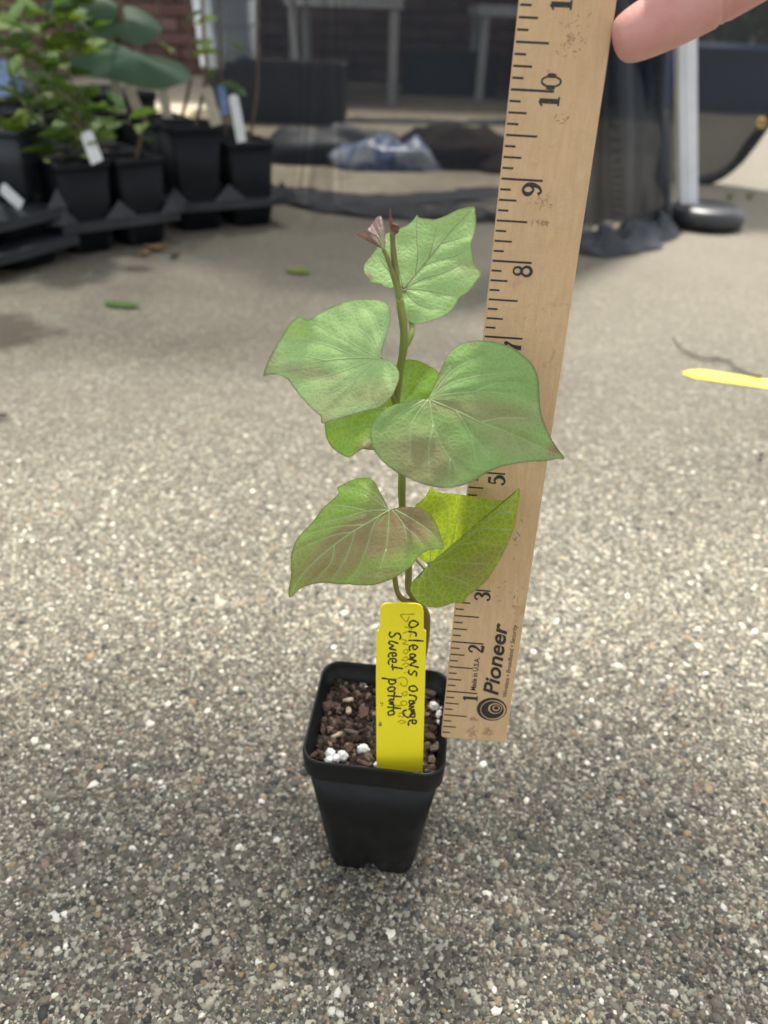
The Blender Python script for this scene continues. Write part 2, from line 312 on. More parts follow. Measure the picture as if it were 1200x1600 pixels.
def pebbles():
    """fine exposed aggregate: low domes, every stone its own size, turn and colour"""
    n = 160000
    y = .13 + .62 * RNG.random(n * 2) ** 1.1; x = (RNG.random(n * 2) - .5) * (.23 + .90 * y)
    keep = RNG.random(n * 2) < np.clip((.75 - y) / .30, 0, 1); x, y = x[keep][:n], y[keep][:n]; n = len(x)
    sz = .00042 + .00044 * RNG.gamma(1.4, .6, n) + (RNG.random(n) < .012) * RNG.random(n) * .0013; sz = np.clip(sz, .0005, .0029)
    el = 1 + .55 * RNG.random(n); an = RNG.random(n) * 2 * np.pi; hgt = sz * (.05 + .65 * RNG.random(n)); k = 5
    q = np.arange(k) * 2 * np.pi / k
    rr = 1 + .55 * (RNG.random((n, k)) - .5)
    rings = []
    for sc, hz in ((1.0, -.25), (.80, .72)):
        lx = np.cos(q) * rr * sc * (sz * el)[:, None]; ly = np.sin(q) * rr * sc * sz[:, None]
        gx = lx * np.cos(an)[:, None] - ly * np.sin(an)[:, None] + x[:, None]; gy = lx * np.sin(an)[:, None] + ly * np.cos(an)[:, None] + y[:, None]
        gz = (hz + .25 * (RNG.random((n, k)) - .5)) * hgt[:, None] + 0 * gx
        rings.append(np.stack([gx, gy, gz], -1))
    top = np.stack([x, y, hgt], -1)[:, None, :]
    V = np.concatenate([rings[0], rings[1], top], 1).reshape(-1, 3)
    base = (np.arange(n) * (2 * k + 1))[:, None, None]; i = np.arange(k); j = (i + 1) % k
    tri = np.concatenate([np.stack([i, j, k + j], -1), np.stack([i, k + j, k + i], -1), np.stack([k + i, k + j, np.full(k, 2 * k)], -1)])[None]
    Fc = (base + tri).reshape(-1, 3)
    cols = np.array([c for c, _ in PAL]); pr = np.array([p for _, p in PAL]); pr /= pr.sum()
    ci = RNG.choice(len(PAL), n, p=pr); col = cols[ci] * np.array([1.06, 1.03, .96]) * (.8 + .4 * RNG.random((n, 1))) * (1 + .08 * (RNG.random((n, 3)) - .5))
    o = mesh('aggregate_pebbles', V, Fc, M['pebble'], col=np.repeat(np.clip(col, 0, .85), 2 * k + 1, 0))
    tag(o, 'fine multicoloured gravel exposed in the surface of the concrete', 'gravel', kind='stuff')
pebbles()

dirt = [(-1.45, 1.98), (-.3, 1.93), (.32, 1.93), (.41, 2.3), (.55, 3.2), (.78, 4.9), (-1.6, 5.3), (-1.7, 3.)]
dq = catmull(np.array([(x, y, .004) for x, y in dirt]), 8, True); dq = dq + np.c_[RNG.normal(0, .004, (len(dq), 2)), np.zeros(len(dq))]
tag(mesh('dirt_floor', dq, [tuple(range(len(dq)))], simple('tan_dirt', (.27, .23, .165), (.40, .345, .26), 26, .95, .2, 90, .6, .006), smooth=False), kind='structure')

# ================================================================== SMALL BLACK POT
def rsq(Wd, rad, n=8, notch=None):
    """rounded square outline, list of (x, y, t) with t = 1 at notch spans"""
    h = Wd / 2; pts = []
    for c, (cx, cy) in enumerate(((h - rad, h - rad), (-(h - rad), h - rad), (-(h - rad), -(h - rad)), (h - rad, -(h - rad)))):
        for i in range(n + 1):
            a = math.pi / 2 * (c + i / n); pts.append((cx + rad * math.cos(a), cy + rad * math.sin(a)))
        nx = ((-(h - rad), h), (-h, -(h - rad)), ((h - rad), -h), (h, h - rad))[c]
        st = np.array(pts[-1]); en = np.array(nx)
        for t in (.16, .30, .36, .40, .46, .5, .54, .60, .64, .70, .84): pts.append(tuple(st + (en - st) * t))
    return np.array(pts)
NS = 9 + 11
def notch_mask(n):
    m = np.zeros(n)
    for c in range(4):
        for k in range(11):
            t = (.16, .30, .36, .40, .46, .5, .54, .60, .64, .70, .84)[k]
            m[c * NS + 9 + k] = max(0, 1 - (abs(t - .5) / .145) ** 4)
    return m
def loft(rings, cap=None):
    n = len(rings[0]); V = np.vstack(rings); Fc = []
    for r in range(len(rings) - 1):
        for i in range(n): Fc.append((r * n + i, r * n + (i + 1) % n, (r + 1) * n + (i + 1) % n, (r + 1) * n + i))
    if cap == 'end': Fc.append(tuple((len(rings) - 1) * n + i for i in range(n)))
    return V, Fc
def ring(Wd, rad, z, lift=0): 
    p = rsq(Wd, rad); zz = np.full(len(p), z); 
    if lift: zz = zz + lift * notch_mask(len(p))
    return np.c_[p, zz]
def pot_parts(root, Wt, wb, H, lip, mat, th, rr=.14, thr=None):
    k = Wt - 2 * th * 2.2
    wl = .935 * Wt
    R = []
    R.append(ring(wb - .002 * Wt / .06, rr * wb, .0, .0055 * H / .09))
    R.append(ring(wb, rr * wb, .06 * H, .003 * H / .09))
    R.append(ring(wb + (wl - wb) * .5, rr * .5 * (wb + wl), .06 * H + (H - lip - .06 * H) * .5)); R.append(ring(wl, rr * wl, H - lip - .0004))
    R.append(ring(wl - 2 * th, rr * wl, H - lip - .0004)); R.append(ring(wb - 2 * th, rr * wb, .06 * H)); R.append(ring(wb * .5, rr * wb * .5, .055 * H))
    V, Fc = loft(R, 'end'); a = mesh('pot_wall', V, Fc, mat, root, local=True)
    t2 = th * 1.3
    L = [ring(wl - .0002, rr * wl, H - lip), ring(Wt - .0016, rr * Wt, H - lip), ring(Wt - .0008, rr * Wt, H - lip + .0008), ring(Wt, rr * Wt, H - .0012), ring(Wt - .0007, rr * Wt, H - .0003), ring(Wt - t2, rr * Wt, H), ring(Wt - 2 * t2 + .0007, rr * Wt, H - .0003), ring(Wt - 2 * t2, rr * Wt, H - .0012),
         ring(Wt - 2 * t2 - .002, rr * Wt, H - lip * .62), ring(Wt - 2 * t2 - .0050, rr * Wt, H - lip * .72), ring(wl - 2 * th - .0006, rr * wl, H - lip - .004)]
    V, Fc = loft(L); b = mesh('rim', V, Fc, mat, root, local=True)
    return a, b
POT = (np.array([.058, 9.794]) * IN); PYAW = -.093; PH = 3.641 * IN; PW = 2.5 * IN
pot = empty('plant_pot', (POT[0], POT[1], 0), PYAW, 'small square black plastic pot holding the sweet potato vine', 'pot')
pot_parts(pot, PW, 1.70 * IN, PH, .50 * IN, M['pot'], .0011)

SZ = PH - .0125            # soil level
def soilz(u, v):           # pot-local coordinates
    return SZ + .0030 * (mnoise.noise(Vector((u * 70, v * 70, 1.3)))) + .0016 * mnoise.noise(Vector((u * 210, v * 210, 5.)))
PM = np.array(Matrix.Translation((POT[0], POT[1], 0)) @ Matrix.Rotation(PYAW, 4, 'Z'))
def potw(u, v, z): return (PM @ np.array([u, v, z, 1.]))[:3]
def chunk(c, sz, ax, seed, sub=1):
    """irregular lump: distorted icosphere"""
    t = (1 + 5 ** .5) / 2
    V = np.array([(-1, t, 0), (1, t, 0), (-1, -t, 0), (1, -t, 0), (0, -1, t), (0, 1, t), (0, -1, -t), (0, 1, -t), (t, 0, -1), (t, 0, 1), (-t, 0, -1), (-t, 0, 1)], float); V /= np.linalg.norm(V[0])
    Fc = [(0, 11, 5), (0, 5, 1), (0, 1, 7), (0, 7, 10), (0, 10, 11), (1, 5, 9), (5, 11, 4), (11, 10, 2), (10, 7, 6), (7, 1, 8), (3, 9, 4), (3, 4, 2), (3, 2, 6), (3, 6, 8), (3, 8, 9), (4, 9, 5), (2, 4, 11), (6, 2, 10), (8, 6, 7), (9, 8, 1)]
    for _ in range(sub - 1):
        V = V.tolist(); mid = {}; nf = []
        def m(a, b):
            k = (min(a, b), max(a, b))
            if k not in mid: p = np.array(V[a]) + np.array(V[b]); V.append((p / np.linalg.norm(p)).tolist()); mid[k] = len(V) - 1
            return mid[k]
        for a, b, c_ in Fc: ab, bc, ca = m(a, b), m(b, c_), m(c_, a); nf += [(a, ab, ca), (b, bc, ab), (c_, ca, bc), (ab, bc, ca)]
        V = np.array(V); Fc = nf
    r = np.random.default_rng(seed); V = V * (1 + (.45 if sub == 1 else .16) * (r.random((len(V), 1)) - .5))
    if sub > 1: V = V * np.array([[1 + .35 * mnoise.noise(Vector(v * 1.7 + seed)) for v in V]]).T
    V = V * np.asarray(sz) * np.asarray(ax)
    R = np.array(Matrix.Rotation(r.random() * 6.28, 3, 'Z') @ Matrix.Rotation((r.random() - .5) * 1.6, 3, 'X') @ Matrix.Rotation((r.random() - .5) * 1.2, 3, 'Y'))
    return V @ R.T + np.asarray(c), Fc
def soil():
    h = .0274; N = 60; V = []; Fc = []; col = []
    for j in range(N + 1):
        for i in range(N + 1):
            u = (i / N * 2 - 1) * h; v = (j / N * 2 - 1) * h; V.append(potw(u, v, soilz(u, v))); k = .5 + .5 * mnoise.noise(Vector((u * 300, v * 300, 3))); col.append((.02 + .035 * k, .012 + .020 * k, .009 + .013 * k))
    for j in range(N):
        for i in range(N): a = j * (N + 1) + i; Fc.append((a, a + 1, a + N + 2)); Fc.append((a, a + N + 2, a + N + 1))
    pal = [(.040, .026, .019), (.060, .038, .028), (.026, .017, .013), (.090, .060, .045), (.020, .014, .011), (.095, .074, .058), (.21, .155, .11)]
    for k in range(3600):
        u, v = (RNG.random(2) * 2 - 1) * .0270; s_ = .00030 + .0024 * RNG.random() ** 3.4
        vv, ff = chunk(potw(u, v, soilz(u, v) + s_ * .3), s_, (1, .5 + .5 * RNG.random(), .35 + .5 * RNG.random()), k)
        b = len(V); V += list(vv); Fc += [tuple(i + b for i in f) for f in ff]; c = np.array(pal[RNG.integers(len(pal))]) * (.7 + .7 * RNG.random()); col += [tuple(c)] * len(vv)
    for k in range(60):
        u, v = (RNG.random(2) * 2 - 1) * .024; a = RNG.random() * 6.28; l_ = .003 + .006 * RNG.random(); t_ = MB(); d = np.array([math.cos(a), math.sin(a), .5 * (RNG.random() - .3)]); p = potw(u, v, soilz(u, v) + .0012)
        t_.tube([p - d * l_ * .5, p + np.array([0, 0, .0006]), p + d * l_ * .5], [.00016, .0002, .0001], 4); b = len(V); V += [np.array(q) for q in t_.V]; Fc += [tuple(i + b for i in f) for f in t_.F]; col += [(.17, .12, .08)] * len(t_.V)
    o = mesh('potting_soil', np.array(V), Fc, M['crumb'], smooth=False, col=np.array(col))
    tag(o, 'dark brown crumbly potting mix filling the small black pot', 'soil', kind='stuff')
soil()
def soilpt(px, py, dz=0):
    p = gp(px, py, SZ + dz); return p
def lump(name, px, py, r_px, ax, mat, seed, label, cat, group=None, dz=.001, sub=3, parts=1):
    D = .345; r = r_px / FPX * D
    p = soilpt(px, py, dz)
    V, Fc = chunk((0, 0, 0), r, ax, seed, sub)
    o = mesh(name, V, Fc, mat, smooth=sub > 1); o.location = Vector(p); tag(o, label, cat, group); return o
Z5 = lambda x, y: (480 + x * .2, 1020 + y * .2)      # reading of the enlarged pot
def perl(x, y, r, seed, label, group=None, **k): return lump('perlite', *Z5(x, y), r, (1, .85, .8), M['perlite'], seed, label, 'perlite', group, **k)
# clump of four joined grains
pc = empty('perlite_clump', soilpt(*Z5(225, 815), .002), 0, 'white perlite clump of joined beads at front left of the soil', 'perlite')
for k, (x, y, r) in enumerate(((180, 785, 8.5), (275, 805, 9), (225, 825, 8), (170, 838, 7))):
    V, Fc = chunk(soilpt(*Z5(x, y), .0025), r / FPX * .335, (1, .95, .85), 40 + k, 3); mesh('bead', V, Fc, M['perlite'], pc)
perl(435, 755, 10, 51, 'round white perlite bead between the joined clump and the yellow tag', dz=.002)
perl(540, 875, 5, 52, 'tiny white perlite grain at the left foot of the yellow tag', dz=.003)
perl(460, 275, 5, 53, 'white perlite grain near the back rim, lower of the two beside each other')
perl(447, 240, 4.6, 54, 'small white perlite grain near the back rim, just above another grain')
perl(412, 190, 4.5, 55, 'bluish white perlite grain highest at the back wall of the pot', dz=.003)
perl(990, 415, 8.5, 56, 'large white perlite grain right of the yellow tag', dz=.003)
perl(1032, 480, 7, 57, 'white perlite grain between the ruler foot and the larger grain', dz=.003)
perl(1052, 435, 4.5, 58, 'small white perlite grain close against the edge of the ruler', dz=.003)
perl(1028, 540, 4, 59, 'tiny white perlite grain, lowest one beside the ruler', dz=.002)
def shard(r, ax, seed):
    """split piece of bark: uneven outline, chipped upper face, real thickness"""
    g_ = np.random.default_rng(seed); n = (5, 6, 5, 7)[seed % 4]; a = np.sort((np.arange(n) + g_.random(n) * .75) / n * 2 * math.pi); rad = 1 + .35 * (g_.random(n) - .5)
    sq = 1 / np.maximum(np.abs(np.cos(a)), np.abs(np.sin(a))) ** .6; lo = np.c_[np.cos(a) * rad * sq, np.sin(a) * rad * sq]
    h = ax[2] * .5; V = [(x, y, -h) for x, y in lo] + [(x * .96, y * .96, h * (.3 + .7 * g_.random())) for x, y in lo] + [(x * .5, y * .5, h * (.7 + .7 * g_.random())) for x, y in lo] + [(0, 0, h * 1.1), (0, 0, -h)]
    V = np.array(V) * [r * ax[0], r * ax[1], r]; Fc = []
    for i in range(n): j = (i + 1) % n; Fc += [(i, j, n + j, n + i), (n + i, n + j, 2 * n + j, 2 * n + i), (2 * n + i, 2 * n + j, 3 * n), (j, i, 3 * n + 1)]
    R_ = np.array(Matrix.Rotation(g_.random() * 6.28, 3, 'Z') @ Matrix.Rotation((g_.random() - .5) * .9, 3, 'X') @ Matrix.Rotation((g_.random() - .5) * .7, 3, 'Y')); return V @ R_.T, Fc
def bark(x, y, r, ax, mat, seed, label, name='bark_chip', cat='bark chip', dz=.0012):
    V, Fc = shard(.82 * r / FPX * .345, ax, seed); o = mesh(name, V, Fc, M[mat], smooth=False); o.location = Vector(soilpt(*Z5(x, y), dz)); return tag(o, label, cat)
bark(155, 420, 13, (1, .8, .9), 'bark_red', 61, 'rounded reddish brown bark nugget at the left wall of the pot', dz=.003)
bark(290, 290, 14, (1, .5, .6), 'bark', 62, 'brown bark piece at the back left with a pale flake below it', dz=.003)
bark(318, 365, 12, (1, .45, .4), 'wood_chip', 63, 'pale cream bark flake below the brown piece at back left', dz=.003)
bark(225, 640, 14, (1, .34, .3), 'wood_chip', 64, 'yellowish pale wood chip in the middle left of the soil', 'wood_chip', 'wood chip', dz=.003)
bark(345, 615, 20, (1, .26, .25), 'bark_grey', 65, 'long brown bark sliver leaning on the pale wood chip', dz=.003)
bark(440, 470, 19, (1, .55, .3), 'bark', 66, 'flat greyish brown bark chip left of the yellow tag', dz=.002)
bark(210, 540, 13, (1, .6, .5), 'bark', 67, 'brown bark crumb between the reddish nugget and the wood chip')
bark(120, 590, 14, (1, .35, .5), 'bark_red', 68, 'upright brown bark strip along the left wall of the pot', dz=.003)
bark(960, 300, 15, (1, .75, .35), 'bark_grey', 69, 'smooth grey bark disc at the back right of the soil', dz=.003)
bark(1005, 735, 18, (1, .6, .35), 'bark_grey', 70, 'flat grey bark slab at the front right of the soil', dz=.003)
bark(960, 650, 12, (1, .6, .5), 'bark', 71, 'dark brown bark chip right of the yellow tag above the grey slab', dz=.002)
bark(430, 860, 14, (1, .6, .6), 'bark', 72, 'brown bark chip at the front wall left of the yellow tag', dz=.002)
bark(45, 795, 12, (1, .5, .5), 'bark_red', 73, 'reddish bark chip in the front left corner of the pot', dz=.003)
bark(240, 430, 10, (1, .5, .6), 'bark_grey', 74, 'small grey bark chip right of the reddish nugget')
bark(325, 450, 12, (1, .5, .4), 'wood_chip', 75, 'tan wood shaving under the pale cream flake', 'wood_chip', 'wood chip', dz=.0005)
bark(470, 600, 10, (1, .7, .6), 'bark_red', 76, 'reddish bark crumb beside the left edge of the yellow tag')
bark(330, 740, 11, (1, .6, .5), 'bark', 77, 'brown bark crumb behind the round white perlite bead')

# ================================================================== SWEET POTATO
plant = empty('sweet_potato_plant', tuple(potw(.003, .002, SZ)), 0, 'young sweet potato vine with heart shaped green leaves in the small black pot', 'plant')
def Z(ox, oy, sc): return lambda L: [(ox + x * sc, oy + y * sc) for x, y in L]
def polyd(P, L):
    """distance of points P (n,2) to polyline L"""
    L = np.asarray(L, float); best = np.full(len(P), 1e9)
    for a, b in zip(L[:-1], L[1:]):
        d = b - a; t = np.clip(((P - a) @ d) / (d @ d + 1e-9), 0, 1); best = np.minimum(best, np.linalg.norm(P - a - t[:, None] * d, axis=1))
    return best
def leaf(outline, hub, tip, Y, normal, veins, mat, label, purple=(), scar=(), cup=0., droop=0., fold=0., wave=.0012, puff=.0004, seed=0, closed=False, vmat='vein', vr=.00022, parent=None, name='leaf', flare=()):
    hub = np.array(hub, float); tip = np.array(tip, float); n = unit(normal); P0 = yp(*hub, Y)
    D = np.dot(P0 - CP, FW); pxm = D / FPX
    ax = (tip - hub) / np.linalg.norm(tip - hub); pr = np.array([-ax[1], ax[0]]); L = np.linalg.norm(tip - hub)
    O = catmull(([hub] if not closed else []) + list(map(np.array, outline)) + ([hub] if not closed else []), 7, closed)
    rs = np.random.default_rng(seed)
    O = O + (rs.random(O.shape) - .5) * .5
    vs_ = [catmull(v, 8) for v in veins]
    def delta(P):
        a = (P - hub) @ ax / L; b = (P - hub) @ pr / L; q = np.linalg.norm(P - hub, axis=1) / L
        d = cup * b * b + droop * a * np.abs(a) + fold * np.abs(b)
        th = np.arctan2(b, a); d = d + wave * q ** 2 * (np.sin(th * 5 + seed) + .5 * np.sin(th * 11 + 2 * seed))
        for (x, y, r, h) in flare: d = d + h * np.exp(-(((P[:, 0] - x) ** 2 + (P[:, 1] - y) ** 2) / r ** 2))
        d = d + .0010 * np.array([mnoise.noise(Vector((p[0] * .03 + seed, p[1] * .03, 0))) for p in P])
        if len(vs_):
            dv = np.min([polyd(P, v) for v in vs_], axis=0); d = d + puff * np.exp(-(dv / 7.) ** 2)
        return d
    def surf(P, off=0.):
        P = np.asarray(P, float); dl = delta(P); out = np.empty((len(P), 3))
        for i, p in enumerate(P):
            d = ray(*p); t = np.dot(P0 - CP, n) / np.dot(d, n); out[i] = CP + d * t + unit(d) * (dl[i] - off)
        return out
    nr = 26; no = len(O); ts = np.linspace(0, 1, nr + 1)[1:] ** .8
    P2 = np.vstack([hub] + [hub + (O - hub) * t for t in ts])
    V = surf(P2); Fc = []
    wrap = no if closed else no - 1
    for i in range(wrap): Fc.append((0, 1 + i, 1 + (i + 1) % no))
    for r in range(nr - 1):
        for i in range(wrap): a = 1 + r * no + i; b = 1 + r * no + (i + 1) % no; Fc.append((a, a + no, b + no, b))
    tt = np.r_[0, np.repeat(ts, no)]
    vn = np.exp(-(np.min([polyd(P2, v) for v in vs_], axis=0) / 2.6) ** 2) if len(vs_) else np.zeros(len(P2))
    pu = np.zeros(len(P2))
    for (x, y, rx, ry, an, st) in purple:
        dx, dy = P2[:, 0] - x, P2[:, 1] - y; c_, s_ = math.cos(math.radians(an)), math.sin(math.radians(an)); e = ((dx * c_ + dy * s_) / rx) ** 2 + ((-dx * s_ + dy * c_) / ry) ** 2; pu = np.maximum(pu, st * np.clip(1.35 * np.exp(-e), 0, 1))
    sc_ = np.zeros(len(P2))
    for (x, y, r, st) in scar: sc_ = np.maximum(sc_, st * np.exp(-((P2[:, 0] - x) ** 2 + (P2[:, 1] - y) ** 2) / r ** 2))
    dO = polyd(P2, np.vstack([O, O[:1]]) if closed else O[1:-1]); ed = np.clip(1 - dO / 1.3, 0, 1) * .75
    o = mesh(name, V, Fc, M[mat], parent or plant, attrs={'vein': vn, 'purple': pu, 'scar': sc_, 'edge': ed})
    at = o.data.attributes.new('leafpos', 'FLOAT_VECTOR', 'POINT'); at.data.foreach_set('vector', np.c_[P2, np.full(len(P2), seed * 50.)].astype(np.float32).ravel())
    if label: o['label'] = label
    if len(vs_):
        mb = MB()
        for k, v in enumerate(vs_):
            m = len(v); mb.tube(surf(v, .00002), np.linspace(vr * (1.25 if k == 0 else .8), vr * .22, m), 5)
        tag(mb.build('vein_network', M[vmat], o), kind='stuff')
    return o, surf
# --- top leaf
z = Z(550, 310, .18333)
leaf(z([(420, 795), (385, 845), (370, 890), (375, 940), (400, 990), (450, 1025), (530, 1070), (600, 1065), (700, 1035), (790, 1000), (850, 955), (890, 895), (925, 840), (1000, 790), (1050, 720), (1100, 640), (1050, 560), (1025, 450), (1020, 370), (1045, 290), (1060, 190), (1050, 120), (1040, 70), (930, 85), (870, 110), (800, 145), (710, 175), (630, 170), (570, 160), (555, 140), (520, 185), (470, 225), (400, 255), (330, 285), (280, 310), (210, 425), (150, 500), (105, 560), (100, 620), (135, 680), (165, 715), (235, 725), (280, 755), (350, 765), (400, 752)]),
     z([(440, 770)])[0], z([(1040, 70)])[0], .262, (.1, -.80, .58), [z(v) for v in (
        [(440, 770), (540, 650), (650, 520), (760, 380), (880, 240), (1035, 80)], [(440, 770), (600, 690), (760, 640), (880, 590), (955, 530)], [(440, 770), (560, 775), (740, 805), (880, 830)], [(445, 775), (500, 850), (580, 910), (700, 945)], [(435, 765), (400, 600), (375, 480), (350, 340)], [(435, 765), (330, 640), (270, 560), (230, 500)], [(540, 650), (560, 480), (550, 300), (556, 160)], [(600, 580), (720, 530), (860, 500), (980, 440)], [(650, 520), (690, 380), (720, 240)], [(760, 380), (880, 350), (990, 310)])],
     'leaf_a', 'topmost pale green leaf with ragged toothed edge', purple=[(556, 160 * .18333 + 310, 6, 6, 0, .5), (576, 432, 7, 6, 0, .7)] + [(z([(1000, 590)])[0] + (14, 20, 60, .3))], cup=.004, droop=-.006, wave=.0016, seed=1, vmat='vein_d', vr=.00018)
# --- middle left leaf
z = Z(400, 450, .2)
leaf(z([(980, 500), (1000, 420), (1030, 330), (1050, 240), (1045, 160), (1010, 115), (950, 92), (870, 82), (790, 88), (700, 105), (620, 135), (540, 170), (460, 220), (405, 250), (380, 245), (350, 230), (320, 228), (290, 250), (240, 310), (200, 380), (150, 460), (100, 550), (65, 640), (55, 690), (75, 672), (120, 668), (180, 680), (240, 710), (290, 775), (350, 850), (420, 930), (470, 975), (505, 1005), (512, 1055), (560, 1045), (640, 1020), (720, 1000), (800, 975), (880, 955), (960, 935), (1020, 890), (1070, 830), (1100, 760), (1120, 690), (1105, 630), (1070, 585), (1020, 560)]),
     z([(970, 550)])[0], z([(55, 690)])[0], .238, (-.28, -.70, .62), [z(v) for v in (
        [(970, 550), (800, 545), (550, 565), (300, 610), (65, 680)], [(970, 550), (970, 440), (940, 270), (890, 190), (840, 140)], [(960, 550), (900, 410), (790, 300), (760, 190), (745, 150)], [(950, 545), (800, 460), (640, 370), (520, 310), (410, 262)], [(780, 540), (600, 460), (450, 420), (320, 410), (250, 425)], [(540, 565), (420, 540), (300, 530), (190, 560)], [(930, 575), (800, 680), (690, 760), (540, 850)], [(940, 580), (890, 720), (880, 860)], [(900, 570), (700, 640), (500, 700), (310, 740)], [(970, 560), (1040, 640), (1060, 740)], [(700, 400), (640, 260), (600, 170)], [(800, 680), (690, 860), (560, 990)])],
     'leaf_a', 'green leaf with pointed tip at the left of the stem', purple=[(z([(420, 660)])[0] + (55, 9, 10, .55)), (z([(540, 1030)])[0] + (18, 8, -20, .5)), (z([(900, 830)])[0] + (45, 22, 0, .45)), (z([(620, 880)])[0] + (45, 25, 0, .35)), (z([(100, 580)])[0] + (14, 18, 0, .5))], cup=.010, droop=.010, fold=-.004, wave=.0016, seed=2, flare=[(*z([(345, 240)])[0], 22, -.006), (*z([(500, 300)])[0], 30, .003)])
# --- big leaf at right
z = Z(570, 520, .266667)
leaf(z([(395, 340), (430, 250), (455, 190), (490, 125), (540, 80), (590, 55), (650, 45), (720, 47), (790, 60), (860, 85), (920, 125), (975, 175), (1005, 225), (1020, 290), (1025, 370), (1030, 440), (1050, 520), (1085, 600), (1120, 665), (1170, 735), (1120, 740), (1060, 752), (980, 755), (900, 765), (820, 780), (760, 800), (700, 830), (640, 870), (570, 895), (500, 908), (450, 910), (390, 900), (320, 880), (250, 850), (180, 815), (110, 760), (60, 700), (38, 640), (32, 580), (45, 530), (80, 480), (130, 440), (190, 415), (250, 400), (310, 385)]),
     z([(378, 390)])[0], z([(1170, 735)])[0], .2235, (.16, -.78, .56), [z(v) for v in (
        [(380, 392), (520, 450), (680, 525), (850, 590), (1000, 660), (1160, 732)], [(378, 390), (480, 310), (620, 262), (760, 240), (900, 225)], [(385, 391), (460, 365), (640, 348), (800, 355), (930, 385), (1010, 425)], [(535, 458), (620, 600), (640, 700), (665, 770)], [(380, 395), (400, 540), (440, 640), (500, 740), (600, 820)], [(370, 393), (290, 500), (265, 600), (268, 730)], [(400, 540), (375, 680), (378, 820)], [(379, 386), (520, 220), (680, 140)], [(378, 386), (430, 290), (500, 195)], [(350, 392), (200, 480), (100, 570)], [(680, 525), (800, 500), (950, 500)], [(500, 740), (490, 840)], [(620, 600), (720, 690)], [(850, 590), (900, 680)], [(640, 348), (760, 300), (900, 290)])],
     'leaf_b', 'largest dull green leaf overlapping the ruler', purple=[(z([(720, 470)])[0] + (95, 20, 8, .5)), (z([(330, 740)])[0] + (60, 46, 20, .6)), (z([(420, 420)])[0] + (24, 12, 20, .55)), (z([(850, 640)])[0] + (60, 22, 20, .35)), (z([(150, 700)])[0] + (24, 16, 30, .45)), (z([(1110, 690)])[0] + (10, 10, 0, .9)), (z([(440, 300)])[0] + (10, 25, 20, .4)), (z([(630, 60)])[0] + (7, 4, 0, .6))], scar=[(*z([(190, 710)])[0], 22, 1.), (*z([(380, 770)])[0], 20, .8)], cup=.010, droop=.012, fold=-.003, wave=.0012, seed=3)
# --- lower left leaf
z = Z(440, 730, .216667)
leaf(z([(765, 290), (735, 225), (700, 160), (670, 105), (630, 78), (580, 75), (500, 95), (440, 125), (400, 145), (410, 185), (370, 230), (330, 265), (298, 290), (260, 345), (200, 420), (140, 480), (100, 535), (75, 600), (65, 660), (68, 760), (55, 850), (50, 910), (60, 940), (100, 905), (160, 865), (230, 842), (310, 835), (400, 842), (500, 848), (580, 853), (660, 850), (740, 828), (820, 795), (890, 750), (945, 705), (975, 660), (1010, 625), (1060, 600), (1110, 590), (1170, 583), (1150, 500), (1120, 420), (1090, 360), (1050, 320), (990, 295), (900, 287), (840, 290), (800, 302)]),
     z([(775, 310)])[0], z([(60, 940)])[0], .2235, (-.12, -.72, .68), [z(v) for v in (
        [(775, 310), (650, 385), (500, 475), (350, 585), (220, 700), (120, 820), (62, 930)], [(770, 308), (600, 320), (440, 370), (300, 400), (210, 425)], [(770, 305), (680, 240), (600, 180), (520, 155), (430, 150)], [(755, 290), (690, 205), (640, 170), (595, 105)], [(650, 325), (500, 290), (400, 275), (320, 285)], [(500, 470), (380, 490), (200, 560), (90, 615)], [(600, 415), (400, 430), (240, 470), (140, 500)], [(710, 345), (660, 430), (620, 560), (560, 720), (500, 800)], [(775, 315), (770, 430), (755, 590)], [(530, 460), (500, 560), (450, 680), (370, 800)], [(800, 312), (880, 420), (910, 560)], [(880, 425), (960, 490), (1020, 560)], [(820, 308), (950, 380), (1060, 460), (1130, 540)], [(380, 565), (360, 680), (260, 800)], [(755, 590), (700, 760)])],
     'leaf_d', 'lower left leaf flushed purple brown below its midrib', purple=[(z([(480, 450)])[0] + (70, 11, -32, .9)), (z([(700, 500)])[0] + (75, 40, -10, .85)), (z([(900, 370)])[0] + (60, 34, 30, .95)), (z([(400, 650)])[0] + (85, 36, -30, .80)), (z([(700, 780)])[0] + (45, 14, -8, .6)), (z([(700, 180)])[0] + (8, 20, -25, .5)), (z([(200, 560)])[0] + (30, 10, -30, .45))], cup=.008, droop=.012, fold=-.002, wave=.0014, seed=4)
